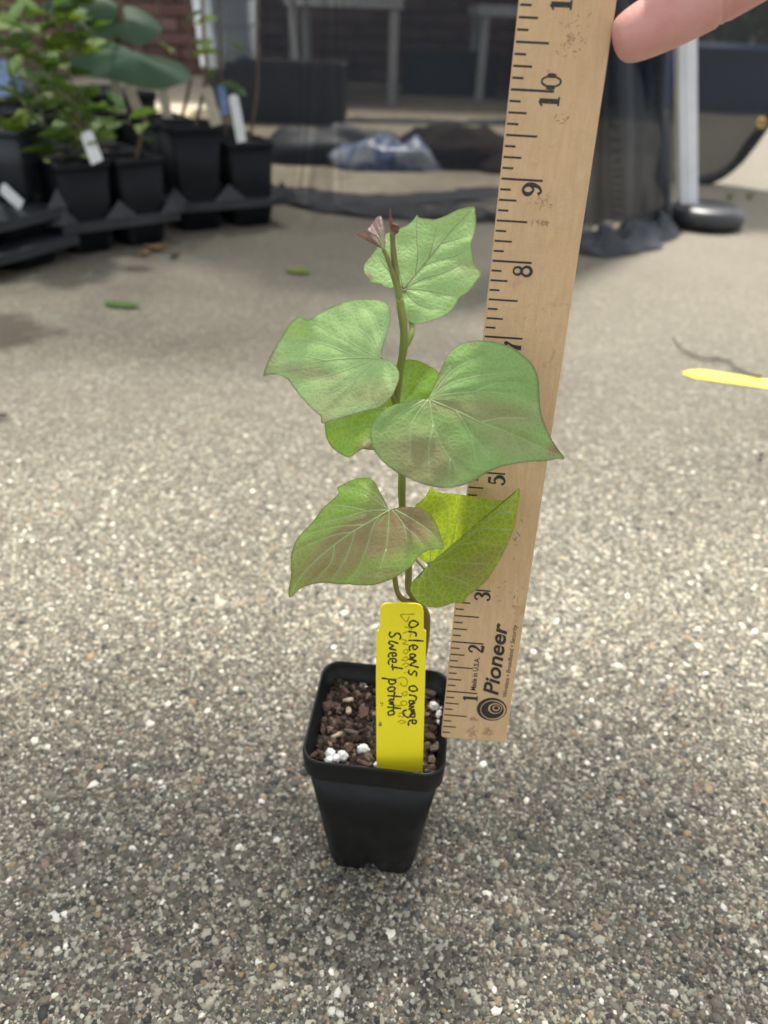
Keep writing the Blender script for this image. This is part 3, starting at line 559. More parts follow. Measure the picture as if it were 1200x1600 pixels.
# --- lower right leaf
z = Z(600, 740, .233333)
leaf(z([(270, 590), (235, 560), (190, 480), (170, 400), (180, 310), (205, 220), (270, 160), (315, 95), (350, 120), (420, 130), (520, 140), (620, 155), (700, 175), (790, 180), (850, 150), (900, 100), (910, 130), (895, 230), (870, 360), (830, 470), (790, 550), (740, 640), (690, 710), (620, 780), (560, 820), (530, 865), (470, 865), (400, 890), (340, 898), (270, 885), (220, 850), (185, 800), (178, 760), (200, 710), (240, 685), (265, 645)]),
     z([(295, 612)])[0], z([(900, 100)])[0], .2390, (-.15, -.97, .16), [z(v) for v in (
        [(295, 612), (420, 530), (560, 425), (700, 320), (830, 210), (898, 108)], [(350, 575), (400, 450), (430, 330), (400, 200), (320, 110)], [(430, 522), (470, 400), (500, 250), (520, 145)], [(293, 605), (260, 560), (200, 440)], [(296, 612), (420, 590), (560, 600), (700, 600)], [(300, 615), (400, 680), (520, 720), (600, 770)], [(297, 618), (310, 700), (360, 790)], [(292, 622), (240, 720), (225, 820)], [(480, 480), (620, 460), (800, 490)], [(640, 365), (760, 370), (860, 380)], [(310, 600), (310, 480), (280, 330), (250, 220)], [(560, 425), (600, 300), (620, 170)], [(700, 320), (720, 240), (740, 185)], [(770, 258), (850, 260), (890, 240)])],
     'leaf_c', 'lower right yellow green leaf with tip raised over the ruler', purple=[(z([(650, 600)])[0] + (48, 14, -30, .5)), (z([(640, 690)])[0] + (30, 12, -40, .35))], scar=[(*z([(700, 620)])[0], 24, .9)], cup=.010, droop=-.003, fold=-.030, wave=.0012, seed=5)
# --- leaf behind the stem
back_out = [(600, 600), (615, 574), (636, 562), (655, 564), (669, 571), (685, 583), (692, 620), (682, 660), (650, 690), (605, 703), (580, 703), (566, 702), (556, 708), (544, 715), (524, 704), (514, 693), (509, 680), (508, 660), (520, 640), (560, 622)]
leaf(back_out, (622, 640), (544, 715), .2640, (-.05, -.75, .6), [[(622, 640), (600, 665), (575, 690), (548, 713)], [(622, 640), (636, 600), (640, 566)], [(622, 640), (650, 610), (668, 575)], [(622, 640), (655, 640), (685, 630)], [(622, 640), (580, 640), (545, 650), (515, 662)], [(600, 665), (560, 668), (520, 685)], [(622, 640), (640, 665), (645, 690)]],
     'leaf_d', 'fresh green leaf behind the stem with browned curled edge', purple=[(572, 698, 14, 10, -20, .9)], scar=[(516, 672, 12, .8)], cup=-.006, droop=.004, wave=.002, seed=6, closed=True, flare=[(566, 700, 12, -.004)])
# --- young folded leaf and bud
z = Z(550, 310, .18333)
yo, _ = leaf(z([(240, 420), (170, 370), (100, 335), (40, 305), (130, 262), (185, 195), (215, 155), (250, 155), (268, 210), (280, 290), (285, 400)]), z([(268, 440)])[0], z([(180, 230)])[0], .2515, (-.3, -.8, .5), [z(v) for v in ([(268, 440), (230, 340), (150, 280)], [(268, 440), (240, 300), (205, 190)], [(268, 440), (190, 350), (90, 305)], [(270, 440), (262, 300), (238, 170)])], 'leaf_p', 'small folded purple young leaf at the shoot tip', cup=.012, wave=.0015, puff=-.0012, seed=7, vmat='vein_d', vr=.0003)
mb = MB(); mb.tube([yp(*p, .2525) for p in catmull(z([(366, 300), (352, 265), (340, 235), (330, 190), (326, 150), (325, 92)]), 5)], np.r_[np.linspace(.0010, .0009, 8), np.linspace(.0009, .00016, 18)], 6)
for k, (x, y, r) in enumerate(((372, 245, 7), (352, 235, 6), (378, 275, 6.5), (365, 260, 7.5), (350, 268, 6), (386, 258, 5))):
    V, Fc = chunk(yp(*z([(x, y)])[0], .2525), r / FPX * .235 * .78, (.8, .8, 1.25), 90 + k, 2); mb.add(V, Fc)
mb.build('bud', M['bud'], plant)
# --- stems
def stalk(pts, Ys, r0, r1, name, n=10):
    P = np.array([yp(x, y, Y) for (x, y), Y in zip(pts, Ys)]); Q = catmull(P, 6); m = MB(); k = len(Q)
    rad = np.linspace(r0, r1, k) * (1 + .06 * np.sin(np.arange(k) * .9)); m.tube(Q, rad, n); return m.build(name, M['stem'], plant)
base = potw(.004, .004, SZ - .004)
sp = [(649, 1085), (660, 1030), (667, 980), (664, 955), (650, 938), (639, 918), (638, 880), (632, 830), (628, 780), (628, 735), (624, 690), (619, 640), (623, 590), (631, 540), (630, 505), (624, 465)]
stalk(sp, [.2545, .2540, .2530, .2520, .2500, .2490, .2490, .2495, .250, .250, .2505, .251, .2515, .252, .252, .2525], .00165, .00145, 'stem')
stalk([(624, 468), (620, 440), (617, 415), (614, 385), (613, 362)], [.2525, .2524, .2523, .2522, .2524], .00125, .00085, 'stem_tip')
stalk([(625, 470), (617, 440), (611, 420), (604, 400), (599, 390)], [.2522, .2515, .251, .251, .2513], .0010, .00065, 'petiole')
stalk([(630, 545), (639, 532), (644, 515), (641, 495), (634, 470), (631, 452)], [.252, .2535, .256, .260, .2625, .2622], .0011, .0008, 'petiole')
stalk([(621, 640), (612, 615), (602, 585), (595, 561)], [.251, .249, .245, .2385], .0011, .0008, 'petiole')
stalk([(605, 648), (603, 640), (612, 648), (619, 660)], [.258, .260, .255, .251], .0010, .0009, 'petiole')
stalk([(625, 700), (640, 680), (656, 655), (670, 626)], [.250, .245, .236, .2242], .0011, .0008, 'petiole')
stalk([(648, 940), (632, 938), (621, 925), (616, 895), (613, 850), (608, 800)], [.250, .2475, .2450, .240, .233, .2242], .00135, .0008, 'petiole')
stalk([(637, 860), (646, 868), (657, 880), (668, 893)], [.249, .247, .243, .2395], .0010, .0008, 'petiole')

# ================================================================== YELLOW TAG
z = Z(580, 930, .13755)
TB = yp(624, 1208, 8.80 * IN); TT = yp(628, 942, 9.42 * IN)
tn = unit(np.cross(unit(np.array([1, .10, 0])), unit(TT - TB)))
if tn[1] > 0: tn = -tn
tagroot = empty('plant_label', tuple(TB), 0, 'bright yellow plastic plant tag handwritten in black, standing in the small pot', 'plant tag')
def sheet(outline, P0, n, th, name, mat, parent, wob=0.):
    P = np.array([plp(x, y, P0, n) for x, y in outline]); m = len(P)
    V = np.vstack([P, P - n * th]); Fc = [tuple(range(m)), tuple(range(2 * m - 1, m - 1, -1))] + [(i, i + m, (i + 1) % m + m, (i + 1) % m) for i in range(m)]
    return mesh(name, V, Fc, mat, parent, smooth=False)
to = z([(62, 415), (82, 400), (97, 385), (101, 365), (103, 180), (112, 140), (135, 108), (165, 92), (330, 90), (520, 97), (560, 112), (588, 145), (597, 185), (597, 380), (608, 398), (627, 410)]) + [(666, 1000), (661, 1212), (659, 1235), (590, 1226), (588, 1203), (588, 1010)]
to = to[:-6] + [(664.5, 1060), (660.5, 1211), (659.5, 1240), (589.5, 1232), (588.5, 1203), (587.5, 1060)]
bevel(sheet(to, TB, tn, .0009, 'tag_blade', M['yellow'], tagroot), .0002, 1)
def ribbons(strokes, wpx, mapper, name, mat, parent, nrm, lift):
    """marker strokes: flat ribbons with round ends lying on the plane"""
    V = []; Fc = []
    def disc(c, r):
        k = len(V); V.append(c)
        for i in range(10): a = 2 * math.pi * i / 10; V.append((c[0] + r * math.cos(a), c[1] + r * math.sin(a)))
        for i in range(10): Fc.append((k, k + 1 + i, k + 1 + (i + 1) % 10))
    for st in strokes:
        wv = wpx
        if isinstance(st, tuple) and isinstance(st[1], (int, float)): st, wv = st
        P = catmull(st, 6) if len(st) > 1 else np.array([st[0], st[0]], float)
        T = np.gradient(P, axis=0); T /= np.linalg.norm(T, axis=1)[:, None] + 1e-9; N = np.c_[-T[:, 1], T[:, 0]]
        ww = wv * .5 * (1 + .18 * np.sin(np.arange(len(P)) * .7 + len(V)))
        k = len(V); V += [tuple(p + q * h) for p, q, h in zip(P, N, ww)] + [tuple(p - q * h) for p, q, h in zip(P, N, ww)]; m = len(P)
        Fc += [(k + i, k + i + 1, k + m + i + 1, k + m + i) for i in range(m - 1)]
        disc(P[0], ww[0]); disc(P[-1], ww[-1])
    P3 = np.array([mapper(*v) for v in V]) + nrm * lift * (1 + .15 * np.arange(len(V))[:, None] / max(1, len(V)))
    return mesh(name, P3, Fc, mat, parent, smooth=False)
l1 = [[(430, 330), (450, 297), (490, 290), (535, 320), (500, 355), (460, 365), (432, 347), (430, 325)], [(430, 410), (470, 416), (505, 425)], [(490, 425), (513, 440), (508, 460)], [(430, 512), (510, 514), (590, 520)], [(475, 575), (478, 612), (505, 612), (525, 592), (505, 570), (470, 566), (440, 580), (432, 605), (440, 624)], [(502, 680), (470, 664), (440, 680), (450, 705), (490, 700), (503, 682), (470, 715), (435, 720)], [(435, 728), (475, 735), (512, 748), (475, 768), (440, 790), (480, 803), (533, 818)], [(430, 850), (425, 880), (450, 903), (472, 882), (492, 862), (515, 880), (512, 920)],
      [(430, 1058), (442, 1036), (490, 1030), (520, 1060), (518, 1082), (470, 1090), (436, 1076), (430, 1052)], [(435, 1132), (470, 1138), (502, 1145)], [(490, 1140), (514, 1163), (505, 1190)], [(482, 1200), (442, 1196), (430, 1220), (460, 1240), (490, 1225), (486, 1204), (460, 1236), (440, 1250)], [(430, 1262), (482, 1266), (450, 1282), (430, 1296), (490, 1302), (450, 1318), (495, 1324)], [(492, 1340), (455, 1342), (445, 1370), (478, 1388), (497, 1366), (488, 1340), (440, 1378), (405, 1384), (368, 1355), (360, 1322), (400, 1302)], [(468, 1425), (470, 1454), (498, 1456), (514, 1437), (498, 1418), (455, 1418), (425, 1440), (424, 1475)]]
l2 = [[(218, 418), (205, 450), (230, 475), (258, 460), (285, 430), (320, 440), (335, 470), (325, 500)], [(300, 545), (225, 520), (202, 548), (250, 575), (205, 602), (280, 622)], [(240, 660), (243, 688), (270, 690), (287, 672), (268, 655), (235, 652), (205, 665), (195, 688), (203, 702)], [(240, 722), (243, 757), (272, 760), (287, 742), (268, 722), (230, 718), (203, 738), (195, 766), (203, 784)], [(228, 812), (290, 822), (350, 832)], [(240, 790), (246, 846)], [(125, 942), (200, 952), (270, 965)], [(268, 950), (277, 988), (242, 1010), (207, 1000), (200, 970)], [(190, 1062), (202, 1090), (250, 1085), (270, 1056), (240, 1040), (200, 1050)], [(190, 1140), (270, 1146), (340, 1152)], [(265, 1100), (256, 1180)], [(255, 1188), (215, 1182), (205, 1202), (252, 1216), (205, 1232), (255, 1242)], [(190, 1270), (260, 1276), (335, 1287)], [(256, 1252), (250, 1302)], [(190, 1332), (202, 1360), (245, 1355), (265, 1326), (230, 1310), (196, 1325)]]
gh = [[(490, 215), (410, 218), (335, 226), (400, 300), (430, 245)], [(385, 360), (430, 370), (460, 390)], [(370, 430), (410, 415), (455, 430), (440, 470)], [(350, 500), (400, 520), (360, 550), (420, 560)], [(370, 630), (400, 615), (420, 640), (390, 665), (365, 645)], [(365, 720), (395, 700), (420, 720), (390, 745), (350, 735)], [(360, 790), (400, 770), (425, 795), (385, 820)], [(380, 880), (384, 882)], [(282, 962), (320, 938), (380, 935), (410, 975), (395, 1030), (345, 1022), (335, 1000)], [(360, 1110), (400, 1095), (405, 1130), (365, 1140), (350, 1115)], [(340, 1210), (390, 1200), (400, 1240), (350, 1250), (335, 1215)], [(270, 1250), (330, 1255)], [(320, 1340), (380, 1340), (360, 1380), (310, 1370)], [(300, 1440), (350, 1420), (390, 1440), (330, 1460)]]
fl = [[(98, 1440), (112, 1452), (96, 1462), (118, 1470), (100, 1484), (88, 1470)], [(105, 1218), (112, 1226)], [(128, 1222), (132, 1240)], [(118, 1250), (122, 1256)]]
mp_ = lambda x, y: plp(*z([(x, y)])[0], TB, tn)
ribbons(gh, 16, mp_, 'faded_lettering', M['ghost'], tagroot, tn, .00004)
ribbons(l1 + l2, 19, mp_, 'handwriting', M['marker'], tagroot, tn, .00008)
ribbons([(f_, 9) for f_ in fl], 9, mp_, 'ink_fleck', M['marker'], tagroot, tn, .00008)

# ================================================================== RULER
RO = CP + IN * (1.0 * RT - 3.95 * UP + 13.48 * FW)
rx = unit(.996 * RT - .076 * UP - .039 * FW); ry = .053 * RT + .911 * UP - .410 * FW; ry = unit(ry - rx * (ry @ rx)); rn = np.cross(rx, ry)   # towards the viewer
if rn @ FW > 0: rn = -rn
RW, RL, RTH = 1.125, 18.0, .125
ruler = bpy.data.objects.new('wooden_ruler', None); ruler.empty_display_size = .02; C.objects.link(ruler)
rmat = Matrix(((rx[0], ry[0], rn[0], RO[0]), (rx[1], ry[1], rn[1], RO[1]), (rx[2], ry[2], rn[2], RO[2]), (0, 0, 0, 1)))
ruler.location = rmat.to_translation(); ruler.rotation_euler = rmat.to_euler()
tag(ruler, 'worn wooden ruler held upright behind the plant, with black inch marks', 'ruler')
def inr(x, y, zz=0.): return (x * IN, y * IN, zz)
prof = []
for (cx_, cy_, a0) in ((RW - .05, .05, -90), (RW - .05, RL - .05, 0), (.05, RL - .05, 90), (.05, .05, 180)):
    for i in range(5): a = math.radians(a0 + 22.5 * i); prof.append((cx_ + .05 * math.cos(a), cy_ + .05 * math.sin(a)))
m_ = len(prof); V = [inr(x, y, 0) for x, y in prof] + [inr(x, y, -RTH * IN) for x, y in prof]
rb = mesh('ruler_body', V, [tuple(range(m_)), tuple(range(2 * m_ - 1, m_ - 1, -1))] + [(i, i + m_, (i + 1) % m_ + m_, (i + 1) % m_) for i in range(m_)], M['wood'], ruler, smooth=False, local=True); bevel(rb, .0004, 2)
mb = MB(); LF = .00006
for k in range(1, int(RL * 8)):
    s8 = k / 8; ln = .53 if k % 8 == 0 else .40 if k % 4 == 0 else .235 if k % 2 == 0 else .145; hw = .0125 if k % 8 else .0135
    e = .01 + .006 * random.random(); l_ = ln + .006 * random.random()
    mb.add([inr(e, s8 - hw, LF), inr(l_, s8 - hw, LF), inr(l_, s8 + hw, LF), inr(e, s8 + hw, LF)], [(0, 1, 2, 3)])
mb.build('tick_marks', M['ink'], ruler, smooth=False, local=True)
# numerals: stroke outlines in a unit cell (x 0..0.6, y 0..1), width per point
def arc(cx_, cy_, rx_, ry_, a0, a1, w0, w1, n=14):
    out = []
    for i in range(n + 1):
        t = i / n; a = math.radians(a0 + (a1 - a0) * t); out.append((cx_ + rx_ * math.cos(a), cy_ + ry_ * math.sin(a), w0 + (w1 - w0) * math.sin(math.pi * t)))
    return out
DIG = {'0': [arc(.3, .5, .22, .45, 90, 450, .07, .07), [(.06, .3, .13), (.045, .5, .16), (.06, .7, .13)], [(.54, .3, .13), (.555, .5, .16), (.54, .7, .13)]],
       '1': [[(.32, .03, .17), (.32, .95, .17)], [(.12, .03, .07), (.52, .03, .07)], [(.10, .80, .07), (.32, .95, .09)]],
       '2': [[(.08, .70, .15), (.10, .84, .10), (.28, .96, .09), (.48, .86, .14), (.50, .68, .17), (.38, .45, .13), (.18, .22, .09), (.06, .08, .10)], [(.06, .07, .12), (.30, .08, .15), (.52, .05, .13), (.56, .22, .07)]],
       '3': [[(.07, .78, .13), (.14, .92, .08), (.32, .96, .09), (.49, .84, .15), (.47, .65, .15), (.28, .53, .07), (.50, .42, .15), (.53, .22, .17), (.34, .04, .09), (.14, .06, .08), (.06, .20, .14)]],
       '4': [[(.40, .03, .15), (.40, .95, .15)], [(.40, .95, .06), (.04, .30, .06), (.58, .30, .09)], [(.24, .03, .06), (.55, .03, .06)]],
       '5': [[(.12, .92, .11), (.50, .92, .14)], [(.12, .92, .06), (.10, .54, .07)], [(.10, .52, .08), (.30, .62, .09), (.52, .46, .16), (.52, .22, .17), (.32, .04, .09), (.13, .07, .08), (.06, .20, .13)]],
       '6': [[(.50, .80, .12), (.36, .95, .08), (.16, .80, .12), (.07, .50, .17), (.09, .22, .14), (.30, .04, .09), (.50, .18, .15), (.50, .40, .14), (.30, .56, .08), (.12, .42, .09)]],
       '7': [[(.06, .74, .07), (.08, .90, .11), (.30, .88, .15), (.54, .94, .10)], [(.54, .92, .07), (.34, .55, .11), (.24, .22, .18), (.24, .05, .20)]],
       '8': [arc(.3, .74, .19, .21, 90, 450, .07, .11), arc(.3, .27, .23, .24, 90, 450, .07, .13)],
       '9': [[(.10, .20, .12), (.24, .05, .08), (.44, .20, .12), (.53, .50, .17), (.51, .78, .14), (.30, .96, .09), (.10, .82, .15), (.10, .60, .14), (.30, .44, .08), (.48, .58, .09)]]}
def numeral(ch, s0, xt, wid=.15, hgt=.255):
    """cell: reads upwards, top of figure towards the left edge"""
    V = []; Fc = []
    mapp = lambda x, y: inr(xt + (1 - y) * hgt, s0 + x / .6 * wid, LF)
    for st in DIG[ch]:
        P = catmull(np.array(st), 5); xy = P[:, :2] * np.array([wid / .6, hgt]); T = np.gradient(xy, axis=0); T /= np.linalg.norm(T, axis=1)[:, None] + 1e-9
        N = np.c_[-T[:, 1], T[:, 0]]; hw = P[:, 2] * .5 * .33; a = (xy + N * hw[:, None]) / np.array([wid / .6, hgt]); b = (xy - N * hw[:, None]) / np.array([wid / .6, hgt]); k = len(V); m = len(P)
        V += [mapp(*p) for p in a] + [mapp(*p) for p in b]; Fc += [(k + i, k + i + 1, k + m + i + 1, k + m + i) for i in range(m - 1)]
    V = np.array(V); V[:, 2] += np.linspace(0, .00002, len(V))
    mesh('numeral', V, Fc, M['ink'], ruler, smooth=False, local=True)
for k in range(1, 18):
    if k < 10: numeral(str(k), k - .185, .29)
    else: numeral(str(k)[0], k - .185, .36); numeral(str(k)[1], k + .03, .36)
def rtext(body, s0, s1, xtop, xbase, name, shear=0., bold=0., mat='ink'):
    cu = bpy.data.curves.new(name, 'FONT'); cu.body = body; cu.size = 1; cu.shear = shear; cu.offset = bold; cu.resolution_u = 4
    to_ = bpy.data.objects.new(name, cu); C.objects.link(to_); dg = bpy.context.evaluated_depsgraph_get(); me = bpy.data.meshes.new_from_object(to_.evaluated_get(dg)); bpy.data.objects.remove(to_)
    v = np.empty(len(me.vertices) * 3, np.float32); me.vertices.foreach_get('co', v); v = v.reshape(-1, 3).astype(float)
    x0, x1 = v[:, 0].min(), v[:, 0].max(); cap = .729
    lx = xbase - v[:, 1] / cap * (xbase - xtop); ly = s0 + (v[:, 0] - x0) / (x1 - x0) * (s1 - s0)
    me.vertices.foreach_set('co', np.c_[lx * IN, ly * IN, np.full(len(v), LF * 1.3)].astype(np.float32).ravel()); me.update(); me.materials.clear(); me.materials.append(M[mat])
    o = bpy.data.objects.new(name, me); link(o, ruler)
    return o
rtext('Pioneer', 1.00, 2.43, .615, .875, 'brand_lettering', .22, .024)
rtext('Wireless • Broadband • Security', .98, 2.42, .955, 1.03, 'tagline_lettering', .18, .006)
rtext('Made in U.S.A.', 1.06, 1.73, .405, .495, 'origin_lettering', 0, .02)
# swirl emblem: nested crescents
def disc(cx_, cy_, r, zz, name, mat, n=40):
    V = [inr(cx_, cy_, zz)] + [inr(cx_ + r * math.cos(2 * math.pi * i / n), cy_ + r * .97 * math.sin(2 * math.pi * i / n), zz) for i in range(n)]
    return V, [(0, 1 + i, 1 + (i + 1) % n) for i in range(n)]
def crescent(R, ro, ri, c0, c1, n=48):
    V = []; 
    for i in range(n + 1):
        a = 2 * math.pi * i / n; V.append(inr(c0[0] + ro * math.cos(a), c0[1] + ro * .95 * math.sin(a), LF)); 
    for i in range(n + 1):
        a = 2 * math.pi * i / n; V.append(inr(c1[0] + ri * math.cos(a), c1[1] + ri * .95 * math.sin(a), LF))
    return V, [(i, i + 1, n + 2 + i, n + 1 + i) for i in range(n)]
mb = MB(); ec = (.81, .70)
for ro, ri, c0, c1 in ((.255, .215, ec, (ec[0] + .02, ec[1] - .012)), (.195, .118, (ec[0] + .012, ec[1] - .012), (ec[0] + .055, ec[1] + .022)), (.098, .062, (ec[0] + .062, ec[1] + .02), (ec[0] + .070, ec[1] + .03))):
    mb.add(*crescent(0, ro, ri, c0, c1))
mb.add(*disc(ec[0] + .072, ec[1] + .034, .042, LF, '', None)); mb.build('swirl_emblem', M['ink'], ruler, smooth=False, local=True)
# handling marks
mb = MB(); rsm = np.random.default_rng(3)
def smudge(x, y, n, sx, sy, sz):
    for _ in range(n):
        cx_, cy_ = x + rsm.normal() * sx, y + rsm.normal() * sy; a = rsm.random() * 3.14; l_, w_ = 1.35 * sz * (1 + 2.5 * rsm.random()), sz * .6
        if not .03 < cx_ < RW - .05 or not .03 < cy_ < RL: continue
        u_ = np.array([math.cos(a), math.sin(a)]); n_ = np.array([-u_[1], u_[0]]); c_ = np.array([cx_, cy_]); zz = LF * .5 * (1 + rsm.random())
        P = [c_ - u_ * l_, c_ - u_ * l_ * .3 + n_ * w_, c_ + u_ * l_ * .5 + n_ * w_ * .8, c_ + u_ * l_, c_ + u_ * l_ * .2 - n_ * w_]
        mb.add([inr(*p, zz) for p in P], [(0, 4, 3, 2, 1)])
smudge(.52, .18, 34, .05, .05, .010); smudge(.80, .20, 40, .06, .04, .009); smudge(.52, .45, 14, .05, .015, .014); smudge(.66, 10.55, 46, .10, .10, .008); smudge(.58, 8.75, 22, .06, .05, .008); smudge(.62, 8.5, 12, .05, .012, .013); smudge(.85, 3.1, 10, .12, .12, .010); smudge(.95, 2.8, 8, .04, .05, .010); smudge(.8, 3.9, 10, .05, .2, .014); smudge(.7, 7.3, 10, .2, .2, .006); smudge(.6, 11.3, 20, .2, .2, .007); smudge(.7, 9.7, 8, .05, .03, .01)
tag(mb.build('smudges', M['smudge'], ruler, smooth=False, local=True), kind='stuff')

# ================================================================== HAND
def skin_mesh(name, verts, edges, rad, mat, parent=None, sub=2, root=0):
    me = bpy.data.meshes.new(name); me.from_pydata([tuple(v) for v in verts], edges, []); o = bpy.data.objects.new(name, me); C.objects.link(o)
    sm = o.modifiers.new('skin', 'SKIN'); sm.use_smooth_shade = True
    for i, r in enumerate(rad): d = me.skin_vertices[0].data[i]; rr_ = r if isinstance(r, tuple) else (r, r); d.radius = rr_; d.use_root = (i == root)
    ss = o.modifiers.new('sub', 'SUBSURF'); ss.levels = sub; ss.render_levels = sub
    dg = bpy.context.evaluated_depsgraph_get(); m2 = bpy.data.meshes.new_from_object(o.evaluated_get(dg)); bpy.data.objects.remove(o)
    m2.materials.clear(); m2.materials.append(mat); m2.polygons.foreach_set('use_smooth', np.ones(len(m2.polygons), bool))
    o2 = bpy.data.objects.new(name, m2); link(o2, parent); return o2
def crease(me, at, axis, rad, depth, sig):
    """flexion crease: a shallow groove round a finger"""
    v = np.empty(len(me.vertices) * 3, np.float32); me.vertices.foreach_get('co', v); v = v.reshape(-1, 3).astype(float); d = v - at; a = d @ axis; q = d - a[:, None] * axis; r = np.linalg.norm(q, axis=1)
    k = (r < rad) * depth * np.exp(-(a / sig) ** 2); v -= q / (r[:, None] + 1e-6) * k[:, None]; me.vertices.foreach_set('co', v.astype(np.float32).ravel()); me.update()
def build_hand():
    rp = lambda x, y, zz: RO + IN * (x * rx + y * ry + zz * rn)     # ruler inches
    V = []; E = []; Rr = []
    def chain(pts, rad, start):
        prev = start
        for p, r in zip(pts, rad): V.append(p); Rr.append(r); E.append((prev, len(V) - 1)); prev = len(V) - 1
        return prev
    V.append(rp(4.9, 13.6, -.1)); Rr.append(.021)                       # wrist-side palm
    V.append(rp(4.0, 13.2, -.2)); Rr.append(.022); E.append((0, 1))
    chain([rp(5.9, 13.9, 0), rp(7.2, 14.4, .2), rp(9.6, 15.3, .5)], [.022, .024, .031], 0)
    knuck = [rp(3.60, 12.35, .05), rp(3.35, 13.05, -.1), rp(3.25, 13.75, -.2), rp(3.45, 14.4, -.3)]
    for k, K in enumerate(knuck):
        V.append(K); Rr.append(.0112 - .0006 * k); E.append((1, len(V) - 1)); kk = len(V) - 1
        if k == 0:   # index: tip pressed against the right edge of the ruler
            tip = rp(RW + .18, 10.585, .02); j1 = rp(RW + 1.02, 11.03, .0); j2 = rp(RW + 1.95, 11.60, .02)
            t0 = tip - unit(j1 - tip) * .002; tipi, j1i = tip, j1
            chain([j2, (j2 + j1) / 2, j1, (j1 * .55 + tip * .45), tip, t0 - unit(j1 - tip) * .0022], [.0098, .0094, .0093, .0092, .0080, .0052], kk)
        else:
            t = rp(RW + .30, 11.25 + .66 * (k - 1) + .1, -.05); j1 = rp(RW + .9, 11.7 + .64 * (k - 1), -.1); j2 = rp(RW + 1.5, 12.3 + .6 * (k - 1), -.12)
            chain([j2, j1, (j1 + t) / 2, t], [.0092 - .0004 * k, .0088 - .0004 * k, .0084 - .0004 * k, .0062 - .0003 * k], kk)
    V.append(rp(3.6, 12.5, 1.0)); Rr.append(.0125); E.append((1, len(V) - 1))
    chain([rp(2.5, 12.2, 1.15), rp(1.5, 12.0, .75), rp(.85, 11.9, .40)], [.0112, .0102, .0070], len(V) - 1)
    root = empty('hand', tuple(V[1]), 0, 'bare hand from the upper right, one fingertip pressed to the ruler edge', 'hand')
    o = skin_mesh('skin_surface', [np.array(v) - np.array(V[1]) for v in V], E, Rr, M['skin'], root, 4, 1)
    ax_ = unit(j1i - tipi); b_ = np.array(V[1])
    for dd, dp in ((.0255, .0007), (.0275, .0004)): crease(o.data, tipi + ax_ * dd - b_, ax_, .014, dp, .0007)
    return root
build_hand()

# ================================================================== THINGS LYING ON THE CONCRETE
def gsheet(outline, z0, th, name, mat, label, cat, lift=0.):
    P = np.array([gp(x, y) for x, y in outline]); c = P.mean(0); m = len(P); root_z = z0
    V = np.vstack([P + [0, 0, z0 + th], P + [0, 0, z0]]) - c; Fc = [tuple(range(m))[::-1], tuple(range(m, 2 * m))] + [(i, (i + 1) % m, (i + 1) % m + m, i + m) for i in range(m)]
    o = mesh(name, V, Fc, mat, smooth=False); o.location = Vector(c); return tag(o, label, cat)
gsheet([(1064, 584), (1078, 580), (1100, 580), (1200, 595), (1330, 615), (1330, 629), (1200, 608), (1085, 592)], .001, .0005, 'plant_label', simple('muted_yellow', (.62, .52, .05), (.68, .58, .08), 30, .4), 'blank yellow plastic tag lying on the concrete at the right edge', 'plant tag')  # plain yellow, duller than the standing tag
def small_leaf(name, px, py, length, width, rz, mat, label, cat='fallen leaf', group=None, curl=.05, z0=.003):
    N = 10; V = []; Fc = []
    for i in range(N + 1):
        t = i / N; wv = width * math.sin(math.pi * min(1, t * .96 + .02)) ** .8 * (1 - .25 * t)
        for j, sd in enumerate((-1, -.5, 0, .5, 1)): V.append(((t - .5) * length, sd * wv * .5, z0 + curl * width * (abs(sd) ** 2) * .6 + curl * length * .25 * (t - .5) ** 2 * 4))
    for i in range(N):
        for j in range(4): a = i * 5 + j; Fc.append((a, a + 1, a + 6, a + 5))
    o = mesh(name, V, Fc, mat); o.location = Vector(gp(px, py)); o.rotation_euler = (0, 0, rz); return tag(o, label, cat, group)
small_leaf('fallen_leaf', 192, 479, .058, .026, -.25, M['bgleaf'], 'narrow green leaf lying on the concrete in front of the trays')
small_leaf('fallen_leaf', 466, 426, .046, .034, -.5, M['bgleaf2'], 'pale green leaf lying on the concrete beyond the tall vine')
small_leaf('dry_leaf', 246, 393, .04, .02, .4, M['dry'], 'curled brown dry leaf lying at the foot of the pot tray', curl=.5)
small_leaf('dry_leaf', 228, 400, .025, .015, 1.2, M['dry'], 'small tan dry leaf just left of the curled brown one', curl=.4)
small_leaf('dark_scrap', 274, 405, .02, .014, .9, M['dark_bit'], 'dark crumpled scrap on the concrete right of the dry leaves', 'scrap', curl=.5)
small_leaf('dark_scrap', 1187, 717, .009, .005, .8, M['dark_bit'], 'tiny dark fleck on the concrete below the yellow tag', 'scrap', curl=.5)
small_leaf('dark_scrap', 4, 656, .010, .008, .2, M['dark_bit'], 'tiny dark fleck on the concrete at the far left edge', 'scrap', curl=.5)
tw = empty('twig', tuple(gp(1120, 565)), 0, 'thin dark forked twig lying behind the yellow tag', 'twig')
m = MB(); m.tube(catmull([gp(1052, 526, .003), gp(1066, 545, .004), (gp(1095, 560, .004)), gp(1135, 563, .004), gp(1150, 575, .005), gp(1168, 584, .004), gp(1190, 590, .003)], 5), np.linspace(.0006, .0016, 31), 6); m.build('branch', M['dark_bit'], tw)
m = MB(); m.tube(catmull([gp(1068, 546, .004), gp(1090, 554, .005), gp(1120, 559, .004), gp(1142, 566, .004)], 5), np.linspace(.0004, .0007, 16), 5); m.build('branch', M['dark_bit'], tw)
